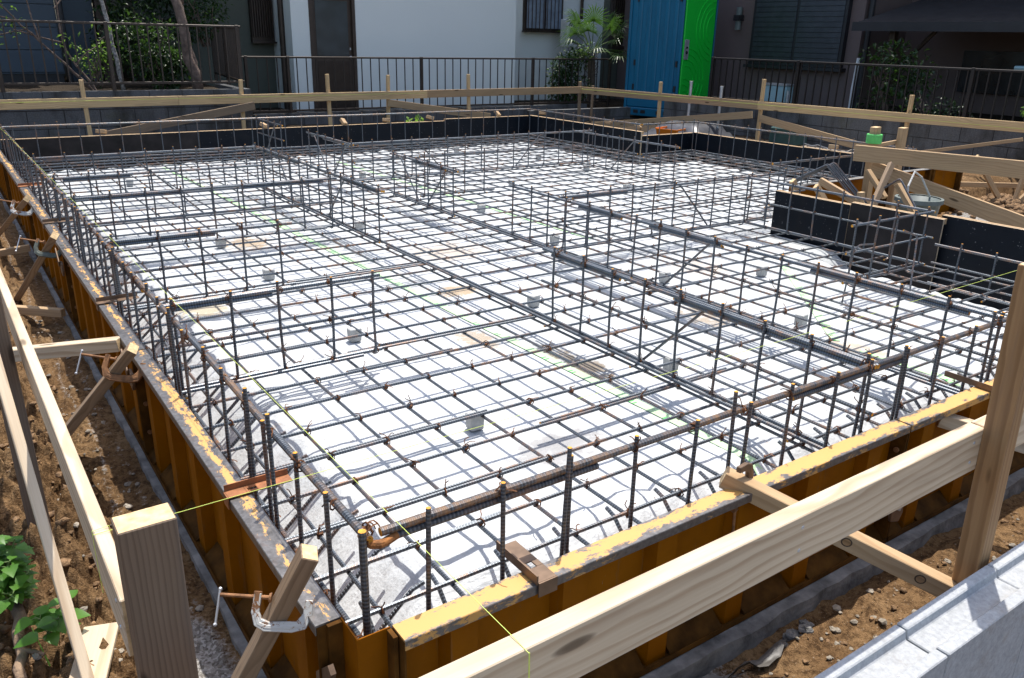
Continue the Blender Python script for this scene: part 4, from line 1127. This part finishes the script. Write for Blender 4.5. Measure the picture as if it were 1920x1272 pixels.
# right rear wing
wbox('wall', (9.12,13.62,.4), (12.2,16.2,4.0), 'white_wall', t)
w = wbox('window', (10.0,13.54,1.93), (11.0,13.618,3.3), 'brown_metal', t)
b = MB(); b.box((10.05,13.530,1.98),(10.50,13.5395,3.25)); b.box((10.55,13.530,1.98),(10.95,13.5395,3.25)); p = b.build('pane', 'curtain', w); p.location = (-7,-14,-.45)
b = MB()
for k in range(10): b.tube([V(10.06+k*.098,13.49,1.96),V(10.06+k*.098,13.49,3.28)], .009, 6)
b.box((9.93,13.46,1.90),(11.06,13.5385,1.928)); p = b.build('bars', 'brown_metal', w); p.location = (-7,-14,-.45)
b = MB(); b.box((9.125,13.0,1.72),(9.25,13.5,3.2)); b.box((9.122,12.95,1.69),(9.30,13.55,1.719)); b.build('shutter_box', 'brown_metal', t, t.location)
b = MB(); b.tube([V(11.52,13.55,.4),V(11.52,13.55,4.5)], .035, 10); b.build('downpipe', 'brown_metal', t, t.location)
w = wbox('window', (12.2,13.3,1.65), (13.0,13.4,3.2), 'brown_metal', t)
b = MB()
for k in range(14): b.box((12.21+k*.056,13.25,1.7),(12.23+k*.056,13.298,3.1))
b.box((12.15,13.2,1.60),(13.1,13.2985,1.66)); p = b.build('lattice', 'brown_metal', w); p.location = (-7,-14,-.45)
wbox('wall', (12.2,13.42,.4), (15,16.2,4.0), 'cream_wall', t)
b = MB(); b.prism([(12.35,4.002),(16.7,4.002),(16.6,4.12),(14.3,4.9),(12.4,4.12)], 'x', 2.2, 9.35); b.build('roof', 'roof_dark', t, t.location)
b = MB(); b.prism([(13.2,4.002),(16.7,4.002),(16.6,4.12),(15,4.7),(13.25,4.12)], 'x', 9.36, 15.2); b.build('roof', 'roof_dark', t, t.location)
# air conditioner
a = thing('air_conditioner', 'white air conditioner outdoor unit behind the palm leaves', 'air conditioner', (11.0,13.1,1.62))
b = MB(); b.box((-.30,-.13,0),(.30,.13,.55)); b.build('case', 'white_plastic', a, bevel=.015)
b = MB(); b.lathe([(0,.0),(.2,.0),(.21,.006),(.2,.01)], (0,0,0), 20)
for k in range(len(b.v)): v = b.v[k]; b.v[k] = Vector((v.x-.05,-.1315-v.z,v.y+.27))
b.build('fan_grille', 'grey_plastic', a)
b = MB(); b.box((-.28,-.12,-1.15),(-.24,.12,0)); b.box((.24,-.12,-1.15),(.28,.12,0)); b.build('bracket', 'galv', a)

# ------------------------------------------------------------------ FAR LEFT HOUSE
t = thing('siding_house', 'blue grey sided house at the far left behind the garden railing', 'house', (-1.5,14,1.0))
b = MB(); b.box((-6,12.9,1.14),(1.22,17,4.0)); b.build('wall', 'blue_siding', t, t.location)
b = MB()
for k in range(9): b.box((-6,12.885,1.16+k*.31),(1.21,12.8995,1.16+k*.31+.298))
b.build('siding_board', 'blue_siding', t, t.location, bevel=.006)
wbox('base', (-6,12.92,.9), (1.2,12.96,1.139), 'black', t)
b = MB(); b.tube([V(1.28,12.86,1.0),V(1.28,12.86,5)], .035, 10); b.build('downpipe', 'black', t, t.location)
wbox('side_panel', (1.36,13.3,1.0), (1.78,14,3.99), 'blue_siding', t)
wbox('pillar', (1.80,13.2,1.0), (1.98,13.4,3.99), 'door_wood', t)
wbox('porch_wall', (1.30,15.0,1.0), (2.39,15.2,1.9), 'cream_wall', t)
b = MB(); b.prism([(12.6,4.002),(17.5,4.002),(17.4,4.1),(15,5.2),(12.65,4.1)], 'x', -6.4, 1.6); b.build('roof', 'roof_dark', t, t.location)
t = thing('tin_shed', 'grey corrugated shed wall glimpsed behind the big tree trunk', 'shed', (2.9,14.6,1.0))
b = MB()
for k in range(40): b.box((2.62,14.2,1.0+k*.05),(3.35,14.22+.012*(k%2),1.046+k*.05))
b.build('wall', 'grey_plastic', t, t.location)
wbox('corner_post', (2.55,14.15,1.0), (2.615,14.3,4), 'brown_metal', t)
wbox('roof', (2.5,14.1,4.001), (3.6,15.2,4.08), 'roof_dark', t)

# ------------------------------------------------------------------ RIGHT HOUSE
t = thing('shuttered_house', 'dim pinkish house with a closed black shutter window behind the right railing', 'house', (14,7,.78))
wbox('wall', (12.5,7.35,.5), (17,13.38,6), 'pink_wall', t)
sh = wbox('shutter_window', (12.40,7.60,1.42), (12.498,9.58,2.62), 'black', t)
b = MB()
for half in ((7.66,8.56),(8.62,9.52)):
    for k in range(13):
        z = 1.48+k*.085; b.prism([(12.385,z),(12.399,z),(12.399,z+.078),(12.392,z+.078)], 'y', half[0], half[1])
p = b.build('slats', 'shutter', sh); p.location = -t.location
b = MB(); b.box((12.34,7.54,1.36),(12.4985,9.64,1.415)); b.box((12.36,7.55,2.625),(12.4985,9.62,2.70)); p = b.build('sill', 'black', sh); p.location = -t.location
b = MB(); b.tube([V(12.43,9.95,2.02),V(12.43,9.95,2.42)], .055, 12); l1 = b.build('wall_lamp', 'bucket', t, t.location)
b = MB(); b.box((12.36,9.88,2.18),(12.4985,10.02,2.28)); b.build('lamp_bracket', 'black', t, t.location)
wbox('wall', (13.8,-2,.5), (17,7.348,6), 'pink_wall', t)
wbox('window', (13.70,3.2,1.1), (13.798,6.2,1.75), 'pane', t)
b = MB(); b.tube([V(12.55,7.26,.5),V(12.55,7.26,3.8)], .045, 10); b.build('downpipe', 'black', t, t.location)
b = MB(); b.tube([V(11.9,6.95,.6),V(11.9,6.95,1.15),V(11.9,6.93,1.6)], .03, 10); b.build('meter_pipe', 'white_plastic', t, t.location)
b = MB(); b.prism([(-2.6,5.9),(13.9,5.9),(13.8,6.05),(-2.5,6.05)], 'x', 11.9, 17.4); b.build('roof', 'roof_dark', t, t.location)
t = thing('carport', 'dark sloping carport roof on posts at the upper right', 'carport', (12.2,4,.78))
b = MB(); b.prism([(11.45,2.05),(13.79,2.62),(13.79,2.66),(11.45,2.115)], 'y', -2.0, 6.80); b.build('roof', 'roof_dark', t, t.location)
b = MB(); b.box((11.42,-2.0,2.0),(11.448,6.82,2.13)); b.build('fascia', 'black', t, t.location)
for y in (6.25, 2.4, -.6): 
    b = MB(); b.box((11.62,y-.045,.6),(11.71,y+.045,2.088)); b.build('pillar', 'brown_metal', t, t.location)
b = MB(); b.tube([V(11.665,6.2,1.35),V(11.665,5.55,2.07)], .03, 6); b.build('knee_brace', 'brown_metal', t, t.location)
b = MB(); b.tube([V(11.665,4.40,1.55),V(11.665,3.2,1.57)], .03, 8); tag(b.build('pole', 'aqua_box'), 'pale blue pole lying level behind the dark railing at far right', 'pole')
o = thing('equipment_box', 'pale aqua equipment box behind the dark railing', 'equipment box', (11.5,8.1,.95)); 
b = MB(); b.box((-.12,-.25,-.2),(.12,.25,.17)); b.build('case', 'aqua_box', o, bevel=.012)
b = MB(); b.box((-.13,-.26,.172),(.13,.26,.20)); b.build('lid', 'galv', o)
b = MB(); b.tube([V(-.14,-.31,-.3),V(-.14,-.31,.10)], .022, 8); b.tube([V(-.14,-.36,-.3),V(-.14,-.36,.05)], .016, 8); b.build('pipe', 'galv', o)

# ------------------------------------------------------------------ PORTABLE TOILET
# local: x = along door face (right), y = depth (back), door face at y = 0
P_T = V(10.69, 9.68, .50); rz = math.radians(13)
t = thing('portable_toilet', 'blue portable toilet with a bright green door behind the far boards', 'portable toilet', P_T, rz)
W, D, H = 1.18, 1.16, 2.35
b = MB(); b.box((.03,.03,.10),(W-.03,D-.03,H)); b.build('body', 'toilet_blue', t, bevel=.02)
b = MB(); b.box((0,0,.0),(.035,.05,H)); b.box((W-.035,0,0),(W,.05,H)); b.box((-.0,D-.05,0),(.035,D,H)); b.build('corner_post', 'toilet_blue', t, bevel=.008)
b = MB()
for k in range(5):
    y = .17+k*.19; b.prism([(.0298,y-.05),(.010,y-.035),(.010,y+.035),(.0298,y+.05)], 'z', .28, H-.28)
b.build('side_rib', 'toilet_blue', t, bevel=.006)
b = MB(); b.box((-.005,.02,-.05),(W+.005,D,.098)); b.build('base', 'toilet_blue', t, bevel=.01)
b = MB()
for y in (.16,.32,.66,.82): b.prism([(y,.0),(y+.10,.0),(y+.10,.06),(y,.06)], 'x', -.012, -.0055)
b.build('skid_slot', 'black', t)
b = MB()
for z in (.42,.85,1.95):
    for y in (.08,.98): b.box((.004,y-.02,z),(.0285,y+.02,z+.10))
b.build('latch_pocket', 'black', t)
dr = MB(); dr.box((.06,-.012,.06),(W-.09,.028,H-.05)); d = dr.build('door', 'toilet_green', t, bevel=.012)
b = MB()
for cx, cz, rs in ((.18,.62,(.30,.42,.54,.66)),(1.12,1.52,(.32,.44,.56,.68)),(.0,.0,(.55,.67,.79))):
    for r in rs:
        pts = []
        for i in range(40):
            a = 2*math.pi*i/40; x_ = cx+r*math.cos(a); z_ = cz+r*.85*math.sin(a)
            if .10 < x_ < W-.13 and .12 < z_ < H-.12: pts.append(V(x_,-.012,z_))
            else:
                if len(pts) > 2: b.tube(pts, .010, 6)
                pts = []
        if len(pts) > 2: b.tube(pts, .010, 6)
b.build('moulded_ring', 'toilet_green', d)
b = MB(); b.box((.075,-.032,.98),(.215,-.0125,1.32)); hp = b.build('lock_plate', 'grey_plastic', d, bevel=.006)
b = MB(); b.box((.115,-.045,1.17),(.155,-.0302,1.20)); b.lathe([(0,0),(.028,0),(.028,.015),(0,.015)], (0,0,0), 12)
for k in range(len(b.v)-48, len(b.v)): v = b.v[k]; b.v[k] = Vector((v.x+.135, -.0305-v.z, v.y+1.10))
b.build('latch', 'black', hp)
b = MB(); b.prism([(0,0),(W,0),(W*.85,.18),(W*.15,.18)], 'y', -.02, D); r_ = b.build('roof', 'white_plastic', t); r_.location = (0,0,H+.001)

# items by the toilet
TS = .72
o = thing('orange_tray', 'orange plastic tray behind the plywood at the right hand jog', 'tray', (8.55,7.55,.47), .3)
b = MB(); b.prism([(-.36,0),(.36,0),(.42,.14),(.39,.14),(.34,.02),(-.34,.02),(-.39,.14),(-.42,.14)], 'y', -.25, .25); b.build('tub', 'orange', o)
b = MB(); b.box((-.42,-.27,.12),(.42,-.252,.15)); b.box((-.42,.252,.12),(.42,.27,.15)); b.build('rim', 'orange', o); o.scale = (.72,.7,.8)
b = MB()
n = 14
for j in range(n+1):
    for i in range(n+1):
        x = 8.35+1.0*i/n; y = 6.9+1.3*j/n; e = min(i, n-i, j, n-j)/n*2
        b.v.append(Vector((x, y, .43+.22*sst(0,.6,e)+.05*noise.noise(Vector((x*4,y*4,1)))*e)))
for j in range(n):
    for i in range(n): b.face((j*(n+1)+i, j*(n+1)+i+1, (j+1)*(n+1)+i+1, (j+1)*(n+1)+i))
tag(b.build('tarpaulin', 'dark_tarp', smooth=True), 'dark crumpled tarpaulin on the ground beside the orange tray', 'tarpaulin')
for lab,p,zt in (('slim grey steel pipe standing in front of the green toilet door',(8.98,7.74),1.22),('slim grey steel pipe right of the green toilet door',(9.03,7.18),1.18)):
    b = MB(); b.tube([V(p[0],p[1],.3),V(p[0],p[1],zt)], .022, 10); b.lathe([(.026,0),(.026,.03),(0,.03)], (p[0],p[1],zt-.02), 10); tag(b.build('steel_pipe', 'galv'), lab, 'pipe', 'steel pipes by the toilet')
b = MB(); b.prism([(6.15,.42),(6.62,.42),(6.60,.66),(6.17,.66)], 'x', 9.5, 9.8); tag(b.build('covered_crate', 'teal_mesh', bevel=.02), 'dull teal covered crate in front of the right block wall', 'crate')
b = MB()
for k in range(9):
    a = random.uniform(0,6.28); p = V(8.9+random.uniform(-.1,.25), 5.3+random.uniform(-.3,.3), .47); pts = [p]
    for i in range(7): a += random.uniform(-.9,.9); p = p+V(.07*math.cos(a), .07*math.sin(a), random.uniform(-.02,.03)); pts.append(p)
    b.tube(pts, .006, 5)
tag(b.build('cable_tangle', 'rope'), 'tangle of pale cable on the concrete pad by the teal crate', 'cable')

# ------------------------------------------------------------------ PLANTS
def leaf(b, p, d, n_, L, w, mi=0, fold=.25, droop=.2):
    d = d.normalized(); s = d.cross(n_)
    if s.length < 1e-4: s = d.cross(Vector((1,0,.3)))
    s.normalize(); n2 = s.cross(d); i = len(b.v)
    b.v += [p, p+d*(L*.45)+s*(w/2)+n2*(w*fold), p+d*L-n2*(L*droop), p+d*(L*.45)-s*(w/2)+n2*(w*fold), p+d*(L*.5)]
    b.face((i,i+4,i+1),mi); b.face((i+1,i+4,i+2),mi); b.face((i+4,i+3,i+2),mi); b.face((i,i+3,i+4),mi)
def rv(z0=-1, z1=1):
    while True:
        v = Vector((random.uniform(-1,1), random.uniform(-1,1), random.uniform(z0,z1)))
        if .1 < v.length < 1: return v.normalized()
def foliage(name, mats, clumps, n, L, parent, off):
    b = MB()
    for (c, r) in clumps:
        for k in range(int(n*r[0]*r[2]*9)):
            v = rv(); u = random.random()**.45; p = Vector(c)+Vector((v.x*r[0], v.y*r[1], v.z*r[2]))*u
            leaf(b, p, (v+rv()*.9+Vector((0,0,-.15))), (Vector((0,0,1))+rv()*.6), L*random.uniform(.6,1.3), L*random.uniform(.4,.65), random.randrange(len(mats)))
    return b.build(name, mats, parent, off)
def limb(b, p0, p1, r0, r1, seg=6, wobble=.04, mi=0):
    pts = []
    for i in range(seg+1):
        q = Vector(p0).lerp(Vector(p1), i/seg)
        if 0 < i: q += Vector((random.uniform(-1,1), random.uniform(-1,1), 0))*wobble*(1 if i < seg else .3)
        pts.append(q)
    b.tube(pts, r0, 9, mi, True, None, r1); return pts
# big tree with twin trunks (crown above the frame)
t = thing('garden_tree', 'big garden tree with forked brown trunk behind the left railing', 'tree', (2.55,10.95,1.0))
b = MB(); limb(b, (2.60,10.95,.98), (2.42,11.05,2.3), .075, .06); limb(b, (2.42,11.05,2.3), (2.0,11.1,4.2), .06, .035); limb(b, (2.62,10.98,1.0), (2.52,11.1,2.1), .045, .035); limb(b, (2.52,11.1,2.1), (2.9,11.3,4.0), .04, .02); b.build('trunk', 'bark', t, t.location, smooth=True)
b = MB(); limb(b, (2.0,11.1,3.6),(1.0,11.0,4.4),.03,.012); limb(b, (2.1,11.1,3.2),(2.8,10.6,4.3),.03,.012); limb(b, (2.2,11.1,3.0),(1.4,10.4,4.0),.03,.012); b.build('branch', 'bark', t, t.location)
foliage('crown', ['leaf','leaf_dark','leaf_lime'], [((1.6,11.0,4.6),(1.1,.9,.5)),((2.9,11.2,4.4),(.8,.8,.5)),((.6,10.9,4.2),(.8,.7,.4))], 110, .10, t, t.location)
# pale mottled slender trunk
t = thing('slender_tree', 'slender tree with mottled pale bark behind the left railing', 'tree', (1.64,11.4,1.0))
b = MB(); limb(b, (1.72,11.4,.98), (1.58,11.45,2.4), .030, .026, 7, .012); limb(b, (1.58,11.45,2.4), (1.4,11.6,4.2), .026, .014); b.build('trunk', 'bark_pale', t, t.location, smooth=True)
foliage('crown', ['leaf','leaf_dark'], [((1.35,11.6,4.5),(.8,.8,.5))], 180, .09, t, t.location)
# thin branched tree far left with sparse lime leaves
t = thing('azalea_tree', 'thin many branched tree with sparse lime leaves at the far left', 'tree', (1.1,10.7,1.0))
b = MB(); tips = []
for p0, p1, r in (((1.25,10.75,1.0),(.72,10.7,1.62),.020),((.72,10.7,1.62),(.35,10.7,2.05),.014),((.72,10.7,1.62),(.62,10.75,2.3),.012),((1.28,10.75,1.0),(1.0,10.8,1.55),.018),((1.0,10.8,1.55),(.95,10.8,2.4),.013),((1.0,10.8,1.6),(.45,10.65,1.75),.011),((.95,10.8,2.0),(1.3,10.9,2.4),.010),((.5,10.7,1.85),(-.1,10.6,2.0),.010),((.6,10.7,1.75),(.0,10.7,1.62),.008),((1.1,10.78,1.35),(1.5,10.8,1.7),.010)):
    limb(b, p0, p1, r, r*.55, 5, .025); tips.append(p1)
b.build('trunk', 'bark', t, t.location)
b = MB()
for tp in tips[1:]:
    for k in range(26):
        p = Vector(tp)+rv()*random.uniform(.02,.22); leaf(b, p, rv()+Vector((0,0,.2)), Vector((0,0,1))+rv()*.7, random.uniform(.045,.085), random.uniform(.02,.035), random.choice((0,0,1)))
b.build('crown', ['leaf_lime','leaf'], t, t.location)
def shrub(name, label, cat, c, r, n, L, mats, stemmat='bark'):
    t = thing(name, label, cat, (c[0],c[1],c[2]-r[2]))
    b = MB()
    for k in range(7): q = Vector(c)+Vector((random.uniform(-.6,.6)*r[0], random.uniform(-.5,.5)*r[1], random.uniform(-.1,.7)*r[2])); limb(b, (c[0]+random.uniform(-.08,.08), c[1], c[2]-r[2]), q, .012, .005, 4, .03)
    b.build('stem', stemmat, t, t.location)
    cl = []
    for k in range(9): v = rv(); cl.append((Vector(c)+Vector((v.x*r[0]*.6, v.y*r[1]*.6, v.z*r[2]*.65)), (r[0]*.5, r[1]*.5, r[2]*.42)))
    foliage('foliage', mats, cl, n, L, t, t.location); return t
shrub('garden_shrub', 'dense green shrub left of the forked tree behind the railing', 'shrub', (2.15,11.75,1.55), (.55,.40,.6), 200, .07, ['leaf','leaf_dark','leaf'])
shrub('garden_shrub', 'lime green shrub low beside the mottled trunk', 'shrub', (1.42,11.6,1.38), (.26,.25,.34), 240, .055, ['leaf_lime','leaf'])
shrub('garden_shrub', 'bright sunlit shrub high in the gap between the far left houses', 'shrub', (2.35,14.6,2.2), (.55,.5,.75), 200, .09, ['leaf_lime','leaf'])
shrub('garden_shrub', 'dark broad leaved bush under the forked trunk', 'shrub', (2.30,11.45,1.25), (.38,.3,.34), 420, .08, ['leaf','leaf_dark'])
shrub('garden_shrub', 'dark drooping bush to the right of the forked trunk', 'shrub', (3.15,12.3,2.0), (.45,.4,.45), 220, .07, ['leaf_dark','leaf'])
shrub('garden_shrub', 'leafy nandina bush in front of the palm trunk', 'shrub', (9.95,11.85,1.1), (.62,.3,.55), 230, .085, ['leaf_dark','leaf'])
shrub('garden_shrub', 'pale flowering sprigs above the railing beside the palm', 'shrub', (10.2,11.9,1.62), (.34,.25,.22), 260, .05, ['leaf_lime','curtain'])
shrub('garden_shrub', 'dark bush under the carport behind the right railing', 'shrub', (11.0,5.75,1.35), (.4,.65,.5), 200, .09, ['leaf_dark','leaf'])
shrub('garden_shrub', 'low dark plants behind the right railing', 'shrub', (10.6,4.9,1.05), (.25,.6,.25), 240, .06, ['leaf_dark'])
shrub('garden_shrub', 'lime leaved plant at the right frame edge behind the railing', 'shrub', (10.5,3.42,1.10), (.2,.22,.22), 420, .07, ['leaf_lime','leaf'])
shrub('garden_hedge', 'tall dark hedge filling the gap between the far left house and the white house', 'hedge', (2.45,12.9,1.9), (.80,.4,1.0), 110, .10, ['leaf_dark'])
# bright leaf tuft by far form
t = thing('weed_tuft', 'bright green weed tuft at the far form below the white wall', 'weed', (5.05,9.2,.45)); b = MB()
for k in range(40): leaf(b, Vector((5.05+random.uniform(-.12,.12), 9.2+random.uniform(-.06,.06), .60+random.uniform(-.08,.08))), rv(0,1), Vector((0,0,1))+rv()*.5, .09, .045)
b.build('foliage', 'leaf_lime', t, t.location)
b = MB()
for k in range(8): b.tube([V(5.05,9.2,.42), V(5.05+random.uniform(-.1,.1),9.2+random.uniform(-.05,.05),.62)], .004, 4)
b.build('stem', 'stem', t, t.location)
# fan palm
t = thing('fan_palm', 'fan palm with bright spreading leaves beside the blue toilet', 'palm', (10.55,11.95,.45))
b = MB(); limb(b, (10.58,11.95,.42), (10.52,11.95,1.55), .085, .075, 8, .01)
for k in range(120):
    a = random.uniform(0,6.28); z = random.uniform(.5,1.55); p = V(10.55+.08*math.cos(a), 11.95+.08*math.sin(a), z); b.tube([p, p+V(.05*math.cos(a), .05*math.sin(a), random.uniform(.02,.09))], .006, 3)
b.build('trunk', 'fibre', t, t.location)
fronds = [(-1.15,-.3,.75),(-.8,-.25,.25),(-.5,-.4,.55),(-.25,-.3,.85),(.1,-.4,.5),(.25,-.3,.25),(.65,-.35,.7),(.55,-.1,.95),(-.55,.1,.95),(.8,-.2,.1),(-.9,-.1,-.05),(.2,-.5,.0),(-.3,-.5,.1),(.9,.2,.6),(-.2,.4,.7)]
for i,(dx,dy,dz) in enumerate(fronds):
    d = Vector((dx,dy,dz)); L = .70*random.uniform(.85,1.1); c0 = V(10.53,11.95,1.52); h = c0+d.normalized()*L*(.65+.35*min(1,d.length))
    b = MB(); mid = c0.lerp(h,.5)+V(0,0,.05); b.tube([c0,mid,h], .009, 5, 1)
    dd = (h-mid).normalized(); sd = dd.cross(Vector((0,0,1))).normalized(); nn = sd.cross(dd)
    nb = 22
    for k in range(nb):
        a = -2.0+4.0*k/(nb-1); v = dd*math.cos(a)+sd*math.sin(a)+nn*.15*math.cos(a*2); Lb = .44*(.75+.25*math.cos(a))*random.uniform(.9,1.05)
        s = v.cross(nn).normalized()*.013; q = len(b.v); m_ = h+v*Lb*.55; e_ = h+v*Lb+V(0,0,-.10*random.uniform(.3,1.2)*Lb/.3)
        b.v += [h-s*.3, h+s*.3, m_+s, m_-s, e_]; b.face((q,q+1,q+2,q+3)); b.face((q+3,q+2,q+4))
    b.build('frond', ['leaf_palm','stem'], t, t.location)
# foreground weeds
def weed(name, label, base, stems, leafshape):
    t = thing(name, label, 'weed', base); b = MB(); lf = MB()
    for (dx,dy,h) in stems:
        p0 = Vector(base); p1 = p0+V(dx,dy,h); mid = p0.lerp(p1,.55)+V(dx*-.15,dy*-.15,.02)
        b.tube([p0,mid,p1], .0035, 5, 0, True, None, .0018)
        for k in range(leafshape['n']):
            u = .25+.75*(k+random.random()*.5)/leafshape['n']; c = p0.lerp(mid,u/.55) if u < .55 else mid.lerp(p1,(u-.55)/.45)
            a = k*2.4+random.uniform(-.4,.4); dr = Vector((math.cos(a), math.sin(a), random.uniform(.1,.6)))
            L = leafshape['L']*random.uniform(.6,1.15)*(1.15-.4*u); W_ = L*leafshape['w']; st_ = c+dr.normalized()*L*.35; b.tube([c,st_], .0014, 4)
            d = (dr+V(0,0,-.35)).normalized(); s = d.cross(V(0,0,1)).normalized(); n2 = s.cross(d)
            prof = leafshape['p']; i0 = len(lf.v); m_ = len(prof)
            for (px,pw) in prof:
                cc = st_+d*(L*px)-n2*(L*.22*px*px)
                lf.v += [cc-s*(W_*pw)+n2*(W_*pw*.25), cc, cc+s*(W_*pw)+n2*(W_*pw*.25)]
            for q in range(m_-1):
                for z in (0,1): lf.face((i0+3*q+z, i0+3*q+z+1, i0+3*q+4+z, i0+3*q+3+z))
    b.build('stem', 'stem', t, t.location); lf.build('leaves', 'leaf_weed', t, t.location, smooth=True)
goose = dict(n=13, L=.056, w=.95, p=[(0,.04),(.12,.22),(.24,.40),(.30,.46),(.36,.40),(.5,.34),(.54,.36),(.6,.29),(.8,.15),(1,.01)])
heart = dict(n=5, L=.058, w=1.0, p=[(-.06,.24),(.0,.38),(.12,.46),(.3,.47),(.5,.40),(.7,.28),(.88,.12),(1,.01)])
weed('goosefoot_weed', 'tall leafy green weed in the bottom left corner', (-.62,.93,.33), [(.0,-.03,.27),(-.05,.02,.24),(.05,.0,.20),(-.03,-.09,.17),(.07,-.06,.13),(-.10,.05,.20),(.03,-.10,.20),(-.07,-.05,.14),(.06,.05,.16),(.0,.06,.22),(.02,-.14,.12)], goose)
weed('heart_leaf_weed', 'low weed with heart shaped leaves beside the thin brace', (-.535,.74,.32), [(.02,-.04,.09),(-.03,.01,.08),(.05,.02,.10),(-.02,-.07,.06)], heart)
t = thing('root_stick', 'dry brown root stick lying on the soil below the tall weed', 'stick', (-.61,.78,.33))
b = MB(); limb(b, (-.60,.90,.345), (-.615,.60,.335), .016, .012, 6, .008); limb(b, (-.61,.72,.345), (-.56,.66,.35), .008, .004, 4, .006); b.build('wood', 'deadwood', t, t.location, smooth=True)
t = thing('grass_blade', 'single long grass blade beside the heart leaved weed', 'grass blade', (-.56,.70,.32)); b = MB(); b.tube([V(-.555,.66,.31),V(-.565,.68,.36),V(-.575,.71,.40)], .002, 4, 0, True, None, .0008); b.build('blade', 'grass_m', t, t.location)

# ------------------------------------------------------------------ LIGHT, WORLD, CAMERA
el = R(70); az = math.atan2(.75, .66)
wd = bpy.data.worlds.new('World'); S.world = wd; wd.use_nodes = True
nt = wd.node_tree; bg = nt.nodes['Background']; sky = nt.nodes.new('ShaderNodeTexSky'); sky.sky_type = 'NISHITA'
sky.sun_disc = False; sky.sun_elevation = el; sky.sun_rotation = az; sky.air_density = 1; sky.dust_density = 2.5; sky.ozone_density = .6
nt.links.new(sky.outputs[0], bg.inputs[0]); bg.inputs[1].default_value = .13
sl = bpy.data.lights.new('sun', 'SUN'); sl.energy = 3.0; sl.angle = R(.53); sl.color = (1, .96, .90)
so = bpy.data.objects.new('sun', sl); COL.objects.link(so)
sd = Vector((math.cos(el)*math.sin(az), math.cos(el)*math.cos(az), math.sin(el))); so.rotation_euler = (-sd).to_track_quat('-Z','Y').to_euler(); so.location = sd*20
S.view_settings.view_transform = 'Standard'; S.view_settings.look = 'None'; S.view_settings.exposure = 1.0; S.view_settings.gamma = 1

cam = bpy.data.cameras.new('camera'); co = bpy.data.objects.new('camera', cam); COL.objects.link(co); S.camera = co
yaw, pit, rol = CAMANG = (0.6126, 0.3544, 0.0235)
cy, sy, cp, sp_, cr, sr = math.cos(yaw), math.sin(yaw), math.cos(pit), math.sin(pit), math.cos(rol), math.sin(rol)
fw = Vector((sy*cp, cy*cp, -sp_)); rt = Vector((cy,-sy,0)); upv = rt.cross(fw)
r2 = rt*cr+upv*sr; u2 = -rt*sr+upv*cr
mw = Matrix((r2, u2, -fw)).transposed().to_4x4(); mw.translation = CAMP; co.matrix_world = mw
cam.sensor_width = 36; cam.lens = 1528.1/1920*36; cam.clip_start = .02; cam.clip_end = 500
S.cycles.max_bounces = 8 if hasattr(S, 'cycles') else 8
